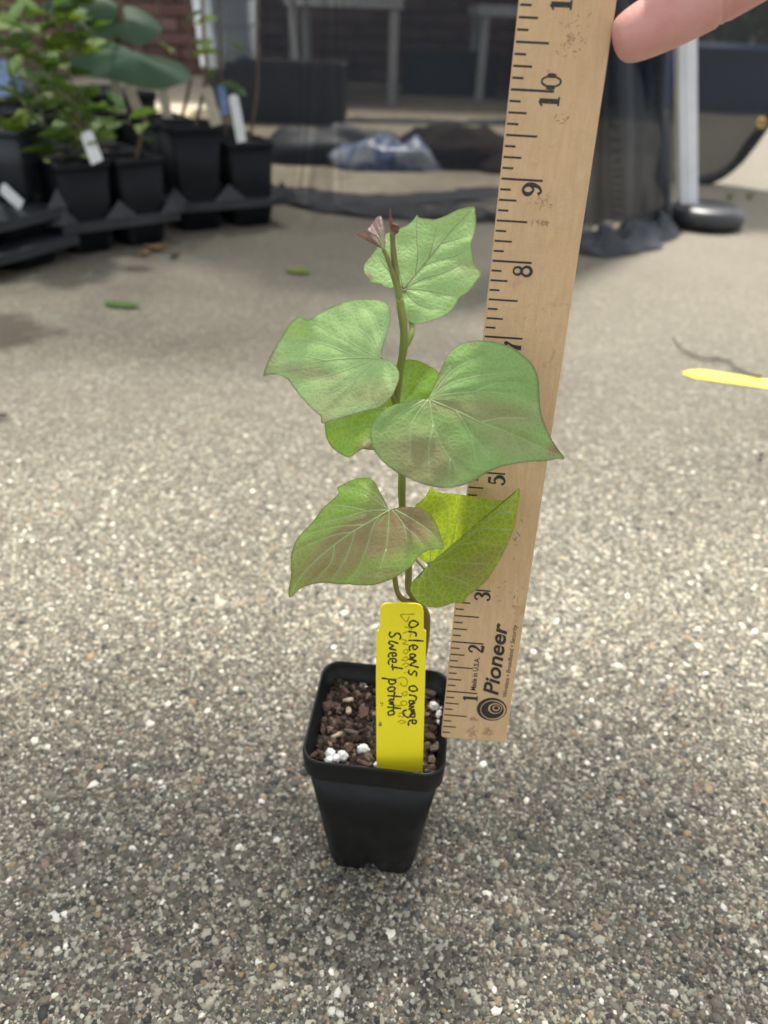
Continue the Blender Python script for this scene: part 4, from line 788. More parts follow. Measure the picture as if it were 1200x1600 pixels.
for px, py, lab in ((1138, 312, 'left weed tuft growing from the concrete beside the pole base'), (1170, 311, 'right weed tuft growing from the concrete beyond the pole base')):
    m = MB(); c = gp(px, py)
    for k in range(14):
        a = random.random() * 6.28; l_ = .014 + .016 * random.random(); d = np.array([math.cos(a) * .5, math.sin(a) * .5, .8]); m.tube([c, c + d * l_ * .5, c + d * l_ + np.array([math.cos(a), math.sin(a), -.3]) * l_ * .3], [.0012, .0010, .0002], 4)
    tag(m.build('weed', M['bgleaf2']), lab, 'weed')

# ================================================================== POTS AND TRAYS AT THE LEFT
def nursery_pot(loc, rz, Wt, wb, H, label, mat='oldpot', group='black nursery pots in trays'):
    r = empty('nursery_pot', loc, rz, label, 'pot', group)
    pot_parts(r, Wt, wb, H, H * .07, M[mat], .002, .10)
    k = Wt * .46; n = 10; V = []; Fc = []
    for j in range(n + 1):
        for i in range(n + 1):
            u, v = (i / n * 2 - 1) * k, (j / n * 2 - 1) * k; V.append((u, v, H * .91 + .008 * mnoise.noise(Vector((u * 40 + loc[0] * 9, v * 40, loc[1])))))
    for j in range(n):
        for i in range(n): a = j * (n + 1) + i; Fc.append((a, a + 1, a + n + 2, a + n + 1))
    mesh('soil_surface', V, Fc, M['compost'], r, local=True)
    return r
def tray(loc, rz, nx, ny, pitch, label, h=.055, sockets=True, peaks=True, zbase=0.):
    """carrying tray: flat web with hanging sockets and raised points between the cells"""
    t = empty('pot_tray', (loc[0], loc[1], zbase), rz, label, 'tray', 'black pot trays')
    Lx, Ly = nx * pitch, ny * pitch
    m = MB(); m.box((0, 0, h - .002), (Lx + .012, Ly + .012, .004)); bevel(m.build('web', M['tray'], t, False, local=True), .0015, 2)
    m = MB()
    for sx, sy, cx_, cy_ in ((Lx + .014, .004, 0, -(Ly / 2 + .007)), (Lx + .014, .004, 0, Ly / 2 + .007), (.004, Ly + .010, -(Lx / 2 + .007), 0), (.004, Ly + .010, Lx / 2 + .007, 0)): m.box((cx_, cy_, h - .008), (sx, sy, .014))
    m.build('skirt', M['tray'], t, False, local=True)
    for i in range(nx):
        for j in range(ny):
            c = ((i - (nx - 1) / 2) * pitch, (j - (ny - 1) / 2) * pitch); p = pitch * .86
            V, Fc = loft([np.c_[rsq(p * .82, .02)[:, 0] + c[0], rsq(p * .82, .02)[:, 1] + c[1], np.full(80, 0.)], np.c_[rsq(p, .02)[:, 0] + c[0], rsq(p, .02)[:, 1] + c[1], np.full(80, h - .0045)]]); Fc.append(tuple(range(80))[::-1])
            mesh('socket', V, Fc, M['oldpot'], t, local=True)
    if peaks:
        for i in range(nx + 1):
            for j in range(ny + 1):
                x, y = (i - nx / 2) * pitch, (j - ny / 2) * pitch; a = pitch * .30; q = h + .0002
                ax_ = a if 0 < i < nx else a * .8; ay_ = a if 0 < j < ny else a * .4
                V = [(x - ax_, y, q), (x, y - ay_, q), (x + ax_, y, q), (x, y + ay_, q), (x, y, q + .028)]
                mesh('raised_point', V, [(0, 1, 4), (1, 2, 4), (2, 3, 4), (3, 0, 4)], M['tray'], t, smooth=False, local=True)
    return t
def place_tray(pl, pr, nx, ny, pitch, **k):
    """front edge runs between two pixels on the ground"""
    a, b = gp(*pl), gp(*pr); d = unit(b - a); rz = math.atan2(d[1], d[0]); back = np.array([-d[1], d[0], 0]); c = (a + b) / 2 + back * (ny * pitch / 2)
    return c, rz, d, back
def cell(c, d, back, i, j, nx, ny, pitch): return c + d * ((i - (nx - 1) / 2) * pitch) + back * ((j - (ny - 1) / 2) * pitch)
# tray in the middle of the group
P1 = .098
c2, rz2, d2, b2 = place_tray((122, 402), (268, 380), 2, 3, P1)
tray(c2, rz2, 2, 3, P1, 'black pot tray with two square pots at its front, nearest the fallen green leaf')
cells2 = {}
POTL = {(0, 0): 'square black nursery pot with white tag on its front rim', (1, 0): 'square black nursery pot with a brown stem, right front of its tray', (0, 1): 'black nursery pot behind the pot with the white tag', (1, 1): 'black nursery pot half hidden behind the pot with brown stem', (0, 2): 'black nursery pot in the back row beneath the fig leaf', (1, 2): 'black nursery pot in the back row holding tan tags'}
for (i, j), lab in POTL.items():
    p = cell(c2, d2, b2, i, j, 2, 3, P1); cells2[i, j] = p; nursery_pot((p[0], p[1], .006), rz2 + .03 * (i - j), .094, .070, .138, lab)
# taller pots further right
P2_ = .106
c3, rz3, d3, b3 = place_tray((282, 366), (440, 352), 2, 3, P2_)
tray(c3, rz3, 2, 3, P2_, 'black pot tray under the tall square pots beside the netting')
cells3 = {}
for (i, j), (lab, H, W_) in {(0, 0): ('tallest square black pot, at the left front of its tray beside the netting', .178, .100), (1, 0): ('shorter square black pot with long white tag beside the netting', .146, .094), (0, 1): ('tall black pot standing behind the tallest front pot', .168, .098), (1, 1): ('black pot behind the pot with the long white tag', .146, .094), (0, 2): ('tall black pot at the back left of the netting tray', .168, .098), (1, 2): ('black pot at the back right of the netting tray', .146, .094)}.items():
    p = cell(c3, d3, b3, i, j, 2, 3, P2_); cells3[i, j] = p; nursery_pot((p[0], p[1], .006), rz3 + .04 * (j - i), W_, .074, H, lab)
c4, rz4, d4, b4 = place_tray((70, 330), (262, 302), 3, 2, .105)
tray(c4, rz4, 3, 2, .105, 'black pot tray in the back row at left, mostly hidden by the front pots')
for (i, j), lab in {(0, 0): 'black pot in the back tray, behind the leafy shrub', (1, 0): 'black pot in the back tray, behind the pot with the brown stem', (2, 0): 'black pot in the back tray, just left of the tallest pots', (0, 1): 'deepest black pot at the left of the back tray', (1, 1): 'deepest black pot at the middle of the back tray', (2, 1): 'deepest black pot at the right of the back tray'}.items():
    p = cell(c4, d4, b4, i, j, 3, 2, .105); nursery_pot((p[0], p[1], .006), rz4 + .04 * (i - j), .100, .074, .20, lab)
c5, rz5, d5, b5 = place_tray((-95, 362), (66, 338), 2, 2, .105)
tray(c5, rz5, 2, 2, .105, 'black pot tray at the left edge behind the stacked trays')
for (i, j), lab in {(0, 0): 'black pot cut off by the left edge of the picture', (1, 0): 'black pot right behind the dusty grey pot', (0, 1): 'black pot in the second row at the left edge', (1, 1): 'black pot in the second row behind the dusty grey pot'}.items():
    p = cell(c5, d5, b5, i, j, 2, 2, .105); nursery_pot((p[0], p[1], .006), rz5 + .05 * (i - j), .100, .074, .18, lab)
# two stacked trays nearest the viewer at the left edge
P3_ = .118
cA, rzA, dA, bA = place_tray((-60, 458), (108, 408), 2, 2, P3_)
tray(cA, rzA, 2, 2, P3_, 'lower of two stacked black trays at the left edge of the picture', h=.040, peaks=False)
cB = cA + np.array([-.012, .006, 0]); tray(cB, rzA + .03, 2, 2, P3_, 'upper of two stacked black trays, carrying the dusty grey pot', h=.040, peaks=True, zbase=.0425)
pA = cell(cB, dA, bA, 0, 1, 2, 2, P3_); pA2 = gp(16, 352, .05); pA = np.array([pA2[0], pA2[1] + .05, 0])
nursery_pot((pA[0], pA[1], .0845 + .0025), rzA + .35, .098, .070, .105, 'dusty grey black pot on the upper stacked tray at the left edge', 'tray')
# plants
def lamina(name, mat, prof, curl=.12, lobes=None):
    """one leaf along +x from the origin, folded a little along its rib"""
    V = []; Fc = []; n = len(prof) - 1
    for i, (t, wd) in enumerate(prof):
        for s_ in (-1, -.5, 0, .5, 1): V.append((t, s_ * wd, .22 * abs(s_) * wd - curl * t * t + (.03 * math.sin(7 * t + s_ * 2) if 0 < i < n else 0)))
    for i in range(n):
        for j in range(4): a = i * 5 + j; Fc.append((a, a + 5, a + 6, a + 1))
    me = bpy.data.meshes.new(name); me.from_pydata(V, [], Fc); me.polygons.foreach_set('use_smooth', np.ones(len(Fc), bool)); me.materials.append(mat); return me
OVATE = [(0, .01), (.08, .12), (.22, .25), (.4, .29), (.6, .24), (.8, .13), (.93, .05), (1, .004)]
LV = {k: lamina('leaf', M[k], OVATE) for k in ('bgleaf', 'bgleaf2', 'hedge')}
def shrub(pot_px, Y, branches, size, mats, label, name='potted_shrub', stem=('greenstem'), per=5.5, seed=0, z0=None, group=None):
    r = random.Random(seed); base = yp(*branches[0][0], Y); root = empty(name, tuple(base), 0, label, 'plant', group)
    for b in branches:
        pts = [yp(x, y, Y + (k * .02 * (r.random() - .5))) for k, (x, y) in enumerate(b)]; Q = catmull(pts, 6); m = MB(); m.tube(Q, np.linspace(.0032, .0012, len(Q)), 6); m.build('stem', M[stem], root)
        L = np.linalg.norm(np.diff(Q, axis=0), axis=1).sum(); nl = int(L / (size * .30)) + 1
        for k in range(nl):
            f = (k + .7) / nl
            if f < .22 and b is branches[0]: continue
            p = Q[min(len(Q) - 1, int(f * (len(Q) - 1)))]; az = k * 2.4 + r.random() * .9; el = .25 + .5 * r.random()
            o = bpy.data.objects.new('leaf', LV[r.choice(mats)]); link(o, root)
            d = Vector((math.cos(az) * math.cos(el), math.sin(az) * math.cos(el) - .25, math.sin(el) * .6)).normalized()
            q = d.to_track_quat('X', 'Z'); s_ = size * (.7 + .6 * r.random())
            o.rotation_euler = (q @ Matrix.Rotation((r.random() - .5) * 1.2, 3, 'X').to_quaternion()).to_euler(); o.scale = (s_, s_, s_); o.location = Vector(p - base + np.array(d) * .006)
    return root
Yp = float(pA[1])
shrub(None, Yp, [[(14, 300), (30, 240), (48, 180), (66, 110), (72, 40), (76, -20)], [(48, 180), (90, 210), (135, 225)], [(66, 110), (100, 150), (140, 180), (205, 192)], [(72, 40), (110, 30), (150, 55)], [(30, 240), (8, 200), (-20, 150)], [(70, 60), (30, 40), (0, 30)], [(76, -10), (120, -10), (160, 10)], [(30, 240), (60, 225), (100, 240)], [(20, 270), (-10, 240), (-30, 220)], [(48, 180), (20, 130), (10, 90)], [(66, 110), (40, 80), (10, 70)]], .058, ('bgleaf', 'bgleaf', 'bgleaf2'), 'leafy bright green shrub in the dusty grey pot at the left edge', seed=3)
shrub(None, float(cells2[0, 0][1]), [[(150, 262), (140, 210), (120, 150), (100, 90), (95, 20)], [(140, 210), (110, 190), (85, 170)], [(120, 150), (160, 170), (195, 178)], [(100, 90), (130, 80), (150, 60)], [(140, 215), (120, 235), (95, 250)]], .046, ('bgleaf', 'bgleaf2', 'hedge'), 'slender green shrub in the pot with the white tag on its front rim', seed=5)
shrub(None, float(cells2[0, 2][1]), [[(70, 215), (60, 150), (40, 80), (30, 10)], [(60, 150), (20, 120), (0, 80)]], .05, ('hedge', 'hedge', 'bgleaf'), 'dark green leafy plant in shade behind the bright shrub at far left', seed=8)
# fig with big lobed leaves
fy = float(cells2[1, 2][1]) - .06
fig = empty('fig_plant', tuple(cells2[1, 2] + np.array([0, 0, .15])), 0, 'potted fig with a broad blue green lobed leaf over the trays', 'plant')
def figleaf(out, Y, label=None, tilt=(.1, -.6, .75)):
    P0 = yp(*np.mean(out, 0), Y); n = unit(tilt); O = catmull(out, 5, True); c = np.mean(out, 0); V = [plp(*c, P0, n)]; Fc = []; no = len(O)
    for t in (.35, .7, 1.):
        for i, p in enumerate(O): q = c + (p - c) * t; v = plp(*q, P0, n); v = v - n * (.02 * t * t) - n * .004 * math.sin(i * .5) * t; V.append(v)
    for i in range(no): Fc.append((0, 1 + i, 1 + (i + 1) % no))
    for r in range(2):
        for i in range(no): a = 1 + r * no + i; b = 1 + r * no + (i + 1) % no; Fc.append((a, a + no, b + no, b))
    return mesh('leaf', V, Fc, M['figleaf'], fig)
figleaf([(96, 72), (120, 52), (160, 50), (196, 58), (206, 70), (222, 68), (240, 76), (275, 84), (296, 98), (293, 114), (262, 122), (215, 120), (170, 112), (130, 100)], fy - .05)
figleaf([(110, 20), (150, 2), (200, -4), (236, 8), (250, 30), (238, 46), (205, 52), (176, 44), (140, 46)], fy)
figleaf([(60, -10), (110, -30), (160, -20), (190, 0), (150, 14), (100, 12)], fy - .02)
m = MB(); b0 = cells2[1, 2] + np.array([0, 0, .155]); m.tube(catmull([b0, b0 + np.array([-.01, 0, .1]), yp(185, 60, fy), yp(180, -60, fy), yp(182, -200, fy)], 6), np.linspace(.006, .004, 25), 7); m.build('stem', M['twig'], fig)
m = MB(); m.tube([yp(185, 60, fy), yp(150, 72, fy - .03), yp(105, 74, fy - .05)], [.003, .0022, .0018], 6); m.build('petiole', M['greenstem'], fig)
# leafless saplings
def sapling(foot, bends, label, r=.0035, nleaf=0, seed=0):
    root = empty('sapling', tuple(foot), 0, label, 'plant', 'thin bare saplings in the black pots'); Y = foot[1]; m = MB(); pts = [foot + np.array([0, 0, -.02])] + [yp(x, y, Y) for x, y in bends]; Q = catmull(pts, 6); m.tube(Q, np.linspace(r, r * .6, len(Q)), 6); m.build('stem', M['twig'], root); rr_ = random.Random(seed)
    for k in range(nleaf):
        f = .3 + .6 * k / max(1, nleaf); p = Q[int(f * (len(Q) - 1))]; o = bpy.data.objects.new('leaf', LV['bgleaf2' if k % 2 else 'hedge']); link(o, root); s_ = .045 + .02 * rr_.random(); o.scale = (s_,) * 3; o.rotation_euler = (rr_.random() - .5, .3 * rr_.random(), rr_.random() * 6.28); o.location = Vector(p - foot)
up = lambda p, H: p + np.array([0, 0, H])
sapling(up(cells3[0, 0], .16), [(322, 120), (318, 60), (316, 0), (314, -60)], 'bare brown sapling rising from the tallest black pot', .004, 3, 1)
sapling(up(cells3[0, 1], .15), [(300, 110), (294, 40), (288, -40)], 'bare sapling in the tall pot behind the tallest one', .004, 0, 2)
sapling(up(cells3[0, 2], .15), [(262, 110), (250, 40), (244, -40)], 'bare sapling farthest back among the tall pots', .004, 3, 3)
sapling(up(cells3[1, 0], .13), [(401, 150), (402, 80), (401, 0), (400, -60)], 'thin straight tan stem in the pot with the long white tag', .0026, 0, 4)
sapling(up(cells3[1, 1], .13), [(345, 110), (343, 40), (340, -40)], 'bare sapling left of the white bin behind the long tag', .003, 4, 5)
sapling(up(cells2[1, 0], .122), [(222, 205), (226, 190), (228, 178)], 'short brown stub in the pot right of the white tag pot', .004, 2, 6)
# tags standing in the pots
def stake(px0, px1, Y, wid, mat, label, name='plant_label'):
    a, b = yp(*px0, Y), yp(*px1, Y + .015); d = unit(b - a); s_ = unit(np.cross(d, [0, 1, .2])); n_ = np.cross(d, s_); c = (a + b) / 2; V = []
    L = np.linalg.norm(b - a)
    for q in (-.0006, .0006):
        for x, y in ((-wid / 2, -L / 2), (wid / 2, -L / 2), (wid / 2, L / 2 - .004), (wid / 2 - .004, L / 2), (-wid / 2 + .004, L / 2), (-wid / 2, L / 2 - .004)): V.append(s_ * x + d * y + n_ * q)
    o = mesh(name, V, [tuple(range(6))[::-1], tuple(range(6, 12))] + [(i, (i + 1) % 6, (i + 1) % 6 + 6, i + 6) for i in range(6)], M[mat], smooth=False); o.location = Vector(c); return tag(o, label, 'plant tag')
fr = lambda p, k: float(p[1]) - k
stake((152, 254), (134, 206), fr(cells2[0, 0], .052), .022, 'tag_white', 'white plant tag leaning over the front rim of a square pot')
stake((378, 222), (364, 148), fr(cells3[1, 0], .055), .018, 'tag_white', 'long white plant tag in the shorter pot beside the netting')
stake((218, 178), (198, 130), fr(cells2[1, 2], .01), .020, 'tag_tan', 'tan plant tag, right one of the two under the fig leaf')
stake((190, 178), (178, 120), fr(cells2[0, 2], .0), .018, 'tag_tan', 'tan plant tag, left one of the two under the fig leaf')
stake((262, 186), (254, 134), fr(cells3[0, 2], .02), .020, 'tag_tan', 'short tan plant tag between the fig and the tallest pot')
stake((338, 196), (322, 136), fr(cells3[0, 0], .045), .020, 'tag_tan', 'brownish tan plant tag standing in the tallest pot')
stake((352, 180), (346, 132), fr(cells3[1, 1], .02), .016, 'tag_blue', 'bluish plant tag between the tan tag and long white tag')
stake((34, 322), (2, 292), Yp - .075, .020, 'tag_white', 'white tag lying on the soil of the dusty grey pot')
stake((8, 150), (-4, 95), fr(cells2[0, 1], 0), .035, 'tag_blue', 'blue plant label among the leaves at the far left edge')
stake((22, 145), (30, 122), fr(cells2[0, 1], -.01), .02, 'tag_blue', 'small blue plant label right of the larger blue one')

# ================================================================== NETTING, POLE
def net_sheet(foot, top_z, name, mat, parent, nz=14, sway=.02, seed=0, nx=8, gather=1.0):
    F0 = catmull(foot, nx); V = []; Fc = []; n = len(F0)
    for k in range(nz + 1):
        t = k / nz
        for i, p in enumerate(F0): q = np.array([p[0], p[1], p[2] + (top_z - p[2]) * t]); q[1] += sway * mnoise.noise(Vector((p[0] * 7 + seed, t * 3, seed))) + sway * .6 * math.sin(p[0] * 26 + seed) * (1 - .4 * t); V.append(q)
    for k in range(nz):
        for i in range(n - 1): a = k * n + i; Fc.append((a, a + 1, a + n + 1, a + n))
    return mesh(name, V, Fc, mat, parent)
G = lambda x, y, z=0.: gp(x, y, z)
nf = empty('mesh_net', tuple(G(640, 335)), 0, 'black mesh netting hanging across the back with its hem on the concrete', 'netting')
foot = [G(352, 300), G(400, 306), G(440, 312), G(485, 322), G(560, 333), G(660, 338), G(760, 342), G(820, 347), G(865, 352)]
net_sheet(foot, 1.25, 'net_panel', M['net'], nf, sway=.02, seed=1)
def cloth_roll(path, width, height, name, mat, parent, seed):
    """loose netting heaped along a line: uneven folds lying on the concrete"""
    Q = catmull(path, 14); T = np.gradient(Q, axis=0); T /= np.linalg.norm(T, axis=1)[:, None]; N = np.c_[-T[:, 1], T[:, 0], 0 * T[:, 0]]; V = []; Fc = []; K = 15
    for i, (p, nn) in enumerate(zip(Q, N)):
        L_ = i * .05
        for k in range(K):
            t = k / (K - 1) * 2 - 1; a = mnoise.noise(Vector((L_ * 3.1 + seed, t * 1.6, seed))); b = mnoise.noise(Vector((L_ * 7.5, t * 4 + seed, 2.)))
            w_ = width * (1 + .5 * mnoise.noise(Vector((L_ * 2.3, seed, 9.)))); V.append(p + nn * (t * w_ + .02 * a) + np.array([0, 0, .004 + max(0, (1 - t * t) ** .7 * height * (.6 + .7 * a + .25 * b))]))
    for i in range(len(Q) - 1):
        for k in range(K - 1): q = i * K + k; Fc.append((q, q + 1, q + K + 1, q + K))
    return mesh(name, V, Fc, mat, parent)
hem = catmull([p + np.array([0, -.012, .014 + .012 * math.sin(i * 2.1)]) for i, p in enumerate(foot[1:])], 8); cloth_roll([np.array([p[0], p[1] - .01, 0]) for p in foot[1:]], .030, .026, 'hem', M['net_dense'], nf, 2.)
# slack cloth folded on the ground behind the hem
cloth_roll([G(445, 306), G(560, 318), G(700, 312), G(800, 306), G(885, 318)], .05, .018, 'slack_fold', M['net_heap'], nf, 5.)
bkn = empty('mesh_net', tuple(G(600, 192)), 0, 'rear layer of black mesh added to darken the white tables and wall behind it', 'netting')  # extra net layer added to darken what stands behind it
net_sheet([G(330, 186), G(440, 190), G(560, 193), G(680, 195), G(800, 197), G(930, 200), G(1010, 206)], 1.5, 'net_panel', M['net_back'], bkn, sway=.05, seed=9)
cloth_roll([G(340, 186), G(440, 190), G(560, 193), G(680, 195), G(800, 197), G(930, 200)], .03, .02, 'hem', M['net_heap'], bkn, 3.)
# gathered curtain
gc = empty('gathered_netting', tuple(G(950, 395)), 0, 'gathered bunch of dark netting hanging between the ruler and pole', 'netting')
def curtain(px0, px1, pyb, Y, ztop, folds, amp, name, mat, seed, lift=0.):
    a, b = G(*px0), G(*px1); n = 90; nz = 22; V = []; Fc = []
    for k in range(nz + 1):
        t = k / nz
        for i in range(n + 1):
            u = i / n; p = a + (b - a) * u; zb = lift + .02 * mnoise.noise(Vector((u * 6, seed, 0))); pin = 1 - .10 * t
            x = (p[0] - (a[0] + b[0]) / 2) * pin + (a[0] + b[0]) / 2; fo = math.sin(u * folds * 2 * math.pi + seed + 3.2 * mnoise.noise(Vector((u * 3, t * 2.2, seed)))) + 1.2 * mnoise.noise(Vector((u * 9, t * 5, seed + 7)))
            y = p[1] + amp * fo * (.55 + .45 * (1 - t)) + .03 * mnoise.noise(Vector((u * 3, t * 4, seed + 4))); x -= .21 * (ztop - zb) * t; V.append((x, y, zb + (ztop - zb) * t))
    for k in range(nz):
        for i in range(n): q = k * (n + 1) + i; Fc.append((q, q + 1, q + n + 2, q + n + 1))
    return mesh(name, V, Fc, mat, gc)
curtain((872, 372), (1052, 352), 0, 0, 1.25, 3, .024, 'net_panel', M['net_fold'], 1, .012)
curtain((896, 366), (1036, 350), 0, 0, 1.2, 2, .030, 'net_panel', M['net'], 7, .012)
cloth_roll([G(852, 372), G(890, 388), G(935, 392), G(985, 384), G(1015, 366), G(1040, 344)], .045, .045, 'hem', M['net_heap'], gc, 8.)
m = MB(); q = catmull([G(1042, 345, .02), yp(1040, 250, 1.72), yp(1030, 150, 1.74), yp(1028, 60, 1.76), yp(1030, -60, 1.78)], 8); m.tube(q, .006, 7); m.build('edge_binding', M['net_dense'], gc)
# right-hand panel with lifted hem
nr_ = empty('mesh_net', tuple(G(1090, 286)), 0, 'black mesh netting panel right of the white pole with a lifted curved hem', 'netting')
YR = float(G(1090, 286)[1])
hp = [yp(1020, 288, YR), yp(1060, 288, YR), yp(1095, 282, YR), yp(1125, 272, YR), yp(1150, 252, YR), yp(1168, 228, YR), yp(1185, 206, YR), yp(1205, 182, YR), yp(1240, 160, YR), yp(1300, 150, YR)]
net_sheet(hp, 1.3, 'net_panel', M['net_right'], nr_, sway=.006, seed=4)
hq = catmull(hp[1:], 6); m = MB(); m.tube(hq + np.array([0, -.01, 0]), .014 * (1 + .12 * np.sin(np.arange(len(hq)) * .31)), 7); m.build('hem', M['net_dense'], nr_)
c = yp(1189, 192, YR - .03); m = MB(); m.tube([c + .0095 * np.array([math.cos(a), 0, math.sin(a)]) for a in np.linspace(0, 2 * math.pi, 20)], .0045, 8); m.build('grommet', M['brass'], nr_)
# pole on its round weight
pc_ = G(1096, 352); pole = empty('tent_pole', tuple(pc_), 0, 'white metal pole standing on a round black rubber base', 'pole')
prof = [(.0, .0), (.068, .0), (.078, .006), (.082, .018), (.079, .032), (.070, .041), (.058, .044), (.030, .045), (0, .045)]
V = []; Fc = []; n = 40
for r_, zz in prof:
    for i in range(n): a = 2 * math.pi * i / n; V.append((r_ * math.cos(a), r_ * math.sin(a), zz))
for k in range(len(prof) - 1):
    for i in range(n): Fc.append((k * n + i, k * n + (i + 1) % n, (k + 1) * n + (i + 1) % n, (k + 1) * n + i))
mesh('rubber_base', V, Fc, M['rubber'], pole, local=True)
pa = yp(1074, 322, pc_[1]); pb = yp(1071, 60, pc_[1] + .01); dv = (pb - pa) / np.linalg.norm(pb - pa); pt = pa + dv * 1.5
def sqtube(a, b, w_, d_, name, mat, parent):
    ax_ = unit(b - a); s_ = unit(np.cross(ax_, [0, 1, 0])); f_ = np.cross(s_, ax_); pr_ = [(-w_, -d_), (w_ * .28, -d_ * 1.0), (w_ * .42, -d_ * .86), (w_, -d_ * .86), (w_, d_), (-w_, d_)]; V = [e + s_ * x + f_ * y for e in (a, b) for x, y in pr_]; k = 6
    o = mesh(name, V, [tuple(range(k)), tuple(range(2 * k - 1, k - 1, -1))] + [(i, i + k, (i + 1) % k + k, (i + 1) % k) for i in range(k)], mat, parent, smooth=False); return bevel(o, .0015, 2)
sqtube(pa + dv * -.006, pt, .0172, .016, 'upright', M['white_metal'], pole)

# ================================================================== BEHIND THE NETTING
def crumple(name, c, size, mat, label, cat, seed, rz=0, n=28, kind=None, sharp=1.):
    """slumped heap or bag: closed dome with folds"""
    V = []; Fc = []; R = 14
    for k in range(R + 1):
        t = k / R
        for i in range(n):
            a = 2 * math.pi * i / n; r_ = math.sin(t * math.pi / 2) ** .8; h_ = math.cos(t * math.pi / 2)
            f_ = 1 + .30 * mnoise.noise(Vector((math.cos(a) * 1.6 + seed, math.sin(a) * 1.6, t * 2))) ; g_ = .28 * sharp * mnoise.noise(Vector((math.cos(a) * r_ * 3.5, math.sin(a) * r_ * 3.5, seed)))
            V.append((math.cos(a) * r_ * size[0] * f_, math.sin(a) * r_ * size[1] * f_, max(.003, (h_ + g_ * (h_ + .15)) * size[2])))
    for k in range(R):
        for i in range(n): Fc.append((k * n + i, (k + 1) * n + i, (k + 1) * n + (i + 1) % n, k * n + (i + 1) % n))
    o = mesh(name, V, Fc, mat); o.location = Vector((c[0], c[1], 0)); o.rotation_euler = (0, 0, rz); return tag(o, label, cat, kind=kind)
crumple('soil_bag', G(520, 252), (.27, .10, .085), M['bag_black'], 'long slumped black bag lying behind the netting', 'bag', 3, .15)
crumple('plastic_bag', G(612, 262), (.17, .10, .070), M['bag_blue'], 'crumpled blue and white plastic bag behind the netting', 'bag', 9, .2, sharp=1.3)
crumple('compost_heap', G(712, 258), (.22, .12, .10), M['compost'], 'low heap of dark compost beside the blue and white bag', 'compost', 12, 0)
crumple('compost_heap', G(800, 266), (.14, .10, .06), M['compost'], 'smaller dark compost heap behind the ruler', 'compost', 15, 0)
def planter(px, py, sx, sy, sz, label, mat, name='planter_box', cat='planter'):
    c = G(px, py); r = empty(name, tuple(c), 0, label, cat); m = MB(); t = .012
    m.box((0, -sy / 2, sz / 2), (sx, t, sz)); m.box((0, sy / 2, sz / 2), (sx, t, sz)); m.box((-sx / 2 + t / 2, 0, sz / 2), (t, sy - t, sz)); m.box((sx / 2 - t / 2, 0, sz / 2), (t, sy - t, sz)); bevel(m.build('side_wall', M[mat], r, False, local=True), .004, 2)
    m = MB(); m.box((0, -sy / 2 - .008, sz - .012), (sx + .02, .014, .024)); m.box((0, sy / 2 + .008, sz - .012), (sx + .02, .014, .024)); m.build('rim', M[mat], r, False, local=True)
    m = MB(); m.box((0, 0, sz * .85), (sx - .03, sy - .03, .01)); m.build('soil_surface', M['compost'], r, False, local=True); return r
planter(455, 190, .42, .22, .20, 'wide black planter box standing behind the netting at left', 'planter')
planter(700, 148, .50, .25, .20, 'dark planter box in shade under the white tables', 'planter')
planter(365, 176, .16, .16, .16, 'small black planter carrying the white bin', 'planter')
# white bin
pbin = G(365, 176); wb_ = empty('white_bin', (pbin[0], pbin[1], .162), 0, 'translucent white plastic bin with ribs standing on the small black planter', 'bin')
V, Fc = loft([np.c_[rsq(.20, .02), np.full(80, 0.)], np.c_[rsq(.22, .02), np.full(80, .27)], np.c_[rsq(.205, .02), np.full(80, .27)], np.c_[rsq(.19, .02), np.full(80, .01)]], 'end'); mesh('bin_wall', V, Fc, M['bin'], wb_, local=True)
for k in range(3): V, Fc = loft([np.c_[rsq(.206 + .007 * k, .02), np.full(80, .05 + .09 * k)], np.c_[rsq(.216 + .007 * k, .02), np.full(80, .055 + .09 * k)], np.c_[rsq(.206 + .007 * k, .02), np.full(80, .06 + .09 * k)]]); mesh('rib', V, Fc, M['bin'], wb_, local=True)
# white tables
def table(pxs, pys, depth, htop, label):
    a, b = G(pxs[0], pys[0]), G(pxs[1], pys[1]); Y = (a[1] + b[1]) / 2; a[1] = b[1] = Y; r = empty('white_table', ((a[0] + b[0]) / 2, Y, 0), 0, label, 'table', None); w_ = b[0] - a[0]
    for sx in (-1, 1):
        for dy in (0, depth): m = MB(); m.box((sx * w_ / 2, dy, htop / 2 - .012), (.038, .038, htop - .026)); bevel(m.build('leg', M['white_paint'], r, False, local=True), .003, 1)
    m = MB(); m.box((0, depth / 2, htop), (w_ + .08, depth + .08, .045)); bevel(m.build('tabletop', M['white_paint'], r, False, local=True), .004, 2)
table((458, 612), (162, 160), .55, .40, 'white low table with square legs behind the netting at centre')
table((748, 905), (158, 163), .55, .385, 'white low table behind the netting partly hidden by the ruler')
crumple('mulch_strip', G(420, 186), (.35, .12, .03), M['straw'], 'low tan heap of mulch spilled beside the wide black planter', 'mulch', 21)
# blue tub
tub = empty('blue_tub', tuple(G(1130, 176)), 0, 'large round blue plastic tub behind the right netting', 'tub')
V = []; Fc = []; n = 48
for k, (r_, zz) in enumerate(((.44, .0), (.46, .05), (.47, .25), (.495, .255), (.495, .275), (.455, .275), (.44, .05), (0., .05))):
    for i in range(n): a = 2 * math.pi * i / n; V.append((r_ * math.cos(a), .5 + r_ * math.sin(a), zz))
for k in range(7):
    for i in range(n): Fc.append((k * n + i, k * n + (i + 1) % n, (k + 1) * n + (i + 1) % n, (k + 1) * n + i))
mesh('tub_wall', V, Fc, M['tub'], tub, local=True)
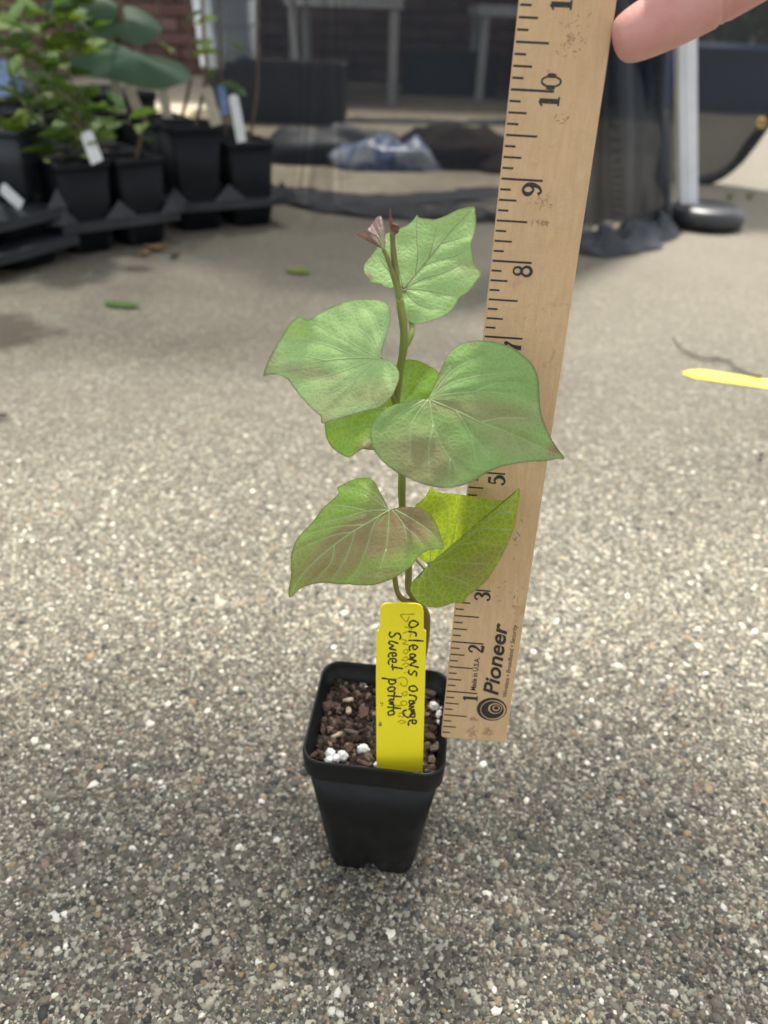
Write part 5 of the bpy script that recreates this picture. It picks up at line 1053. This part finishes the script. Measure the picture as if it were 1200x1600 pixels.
# brick wall at the back
WY = 5.6; bw = empty('brick_wall', (-2.2, WY, 0), 0, 'red brick house wall in shade behind the pots and tables', 'wall')
m = MB(); m.box((0, .11, 1.3), (7.2, .2, 2.6)); m.build('backing', M['mortar'], bw, False, local=True)
bx = MB(); bx.box((0, 0, 0), (.205, .06, .062)); bmesh_o = bx.build('brick', M['brick'], bw, False, local=True); bevel_me = bmesh_o.data
m = MB(); m.box((0, -.25, 2.66), (7.4, .8, .10)); bevel(m.build('shade_roof', M['upper_wall'], bw, False, local=True), .01, 1)  # unseen roof added to shade the brick wall
first = True; cnt = 0
for row in range(9):
    for k in range(33):
        x = -3.5 + k * .2165 + (.108 if row % 2 else 0); zc = .037 + row * .0755
        if cnt >= 296: break
        if cnt == 0: o = bmesh_o
        else: o = bpy.data.objects.new('brick', bevel_me); link(o, bw)
        o.location = (x, .004 * (random.random() - .5) - .008, zc); o.rotation_euler = (0, 0, .012 * (random.random() - .5)); cnt += 1
m = MB()
for row in range(9, 34):
    for k in range(33): m.box((-3.5 + k * .2165 + (.108 if row % 2 else 0), .003 * (random.random() - .5) - .008, .037 + row * .0755), (.205, .06, .062))
tag(m.build('upper_bricks', M['upper_wall'], bw, False, local=True), kind='stuff')
# shrubs beyond the yard at the right
def hedge_shrub(x, y, rx_, h_, n, label, seed, mat='hedge'):
    r = empty('garden_shrub', (x, y, 0), 0, label, 'shrub'); g_ = np.random.default_rng(seed); P = g_.normal(size=(n, 3)); P /= np.linalg.norm(P, axis=1)[:, None]; P *= (.35 + .65 * g_.random((n, 1)) ** .5)
    P[:, 0] *= rx_; P[:, 1] *= rx_ * .7; P[:, 2] = P[:, 2] * h_ * .5 + h_ * .52
    lm = np.array([[0, -.5, 0], [.35, 0, .05], [0, .8, 0], [-.35, 0, .05]]) * .075; V = []; Fc = np.arange(n * 4).reshape(n, 4)
    for p in P:
        q = Vector(g_.normal(size=3)).to_track_quat('Z', 'Y').to_matrix(); V.append(lm * (.6 + .8 * g_.random()) @ np.array(q).T + p)
    tag(mesh('foliage', np.vstack(V), Fc, M[mat], r, local=True), kind='stuff')
    m = MB()
    for k in range(5): a = k * 1.26; m.tube([(0, 0, 0), (math.cos(a) * rx_ * .25, math.sin(a) * rx_ * .2, h_ * .35), (math.cos(a) * rx_ * .5, math.sin(a) * rx_ * .35, h_ * .75)], [.02, .014, .005], 6)
    m.build('trunk', M['twig'], r, local=True)
hedge_shrub(2.15, 6.0, .55, 1.5, 1800, 'rounded green shrub beyond the blue tub, nearest the brick wall', 1)
hedge_shrub(3.2, 6.4, .75, 1.8, 1800, 'tall green shrub behind the right edge of the netting', 2)
hedge_shrub(1.95, 7.4, .7, 1.6, 1500, 'darker green shrub seen between finger and pole', 3)
hedge_shrub(4.5, 7.0, .9, 2.0, 1500, 'broad green shrub farthest to the right of the yard', 4, 'bgleaf')
hedge_shrub(2.6, 8.2, .8, 2.0, 1500, 'green shrub close behind the corner of the brick wall', 5)
hedge_shrub(3.6, 8.8, 1.0, 2.3, 1500, 'far tall shrub rising behind the others', 6, 'bgleaf')

# ================================================================== UNSEEN TREE ADDED FOR ITS SHADE
def shade_tree():
    """added tree, out of view, its leaves placed to let sun through in soft patches"""
    root = empty('shade_tree', (-2.6, 2.2, 0), 0, 'unseen leafy tree over the patio, added to throw dappled shade', 'tree'); H0 = 2.1
    def cover(x, y):  # leaf density per ground zone, shaped for the shade wanted there
        k = .5 + .9 * mnoise.noise(Vector((x * 4.5, y * 4.5, 3.)))
        if .08 < y < .168 and -.03 < x < .10: c = -1.
        elif y < .30 and abs(x) < .20: c = 1.0
        elif y < .40 and abs(x) < .24: c = .95 - 8. * max(0, y - .30)
        elif y < .175: c = .75
        elif y < .40: c = .62 - 3.4 * max(0, y - .26)
        elif y < .85: c = .10
        else: c = .86 if x < .25 - .1 * y and y < 1.75 else .12
        if 1.7 < y < 2.6 and -1. < x < .45: c = .5
        if x > .35 and y > 1.0: c = .05
        if x < -.35 and y > .9: c = .97
        return c + .10 * (k - .5)
    g_ = np.random.default_rng(11); V = []; lm = np.array([[0, -.5, 0], [.30, -.1, .05], [.22, .3, .03], [0, .75, 0], [-.22, .3, .03], [-.30, -.1, .05]]) * .040
    for _ in range(22600):
        x, y = g_.uniform(-1.7, 1.5), g_.uniform(-.5, 2.8)
        if _ > 21000: x, y = g_.uniform(-.22, .22), g_.uniform(.10, .33)      # extra leaves added to block direct sun around the pot
        if g_.random() > cover(x, y) * .78: continue
        h_ = H0 + .35 * g_.random(); p = np.array([x, y, 0]) + np.array(sdir) / sdir.z * h_
        q = Vector((g_.normal() * .45, g_.normal() * .45, 1)).to_track_quat('Z', 'Y').to_matrix() @ Matrix.Rotation(g_.random() * 6.28, 3, 'Z'); V.append(lm * (.7 + .6 * g_.random()) @ np.array(q).T + p)
    n = len(V); tag(mesh('crown', np.vstack(V), np.arange(n * 6).reshape(n, 6), M['hedge'], root), kind='stuff')
    m = MB(); m.tube(catmull([(-2.6, 2.2, -.05), (-2.62, 2.22, .7), (-2.5, 2.2, 1.5), (-2.2, 2.1, 3.0)], 6), np.linspace(.10, .05, 19), 10); m.build('trunk', M['twig'], root)
    for e in ((-1.3, 1.3, 2.45), (-.5, 1.75, 2.46), (-.6, 2.6, 2.5), (.6, 2.5, 2.48), (-.9, .5, 2.42)): m = MB(); m.tube(catmull([(-2.5, 2.2, 1.6), (-1.9, (2.2 + e[1]) / 2, 2.3), e], 6), np.linspace(.035, .006, 13), 7); m.build('limb', M['twig'], root)
shade_tree()
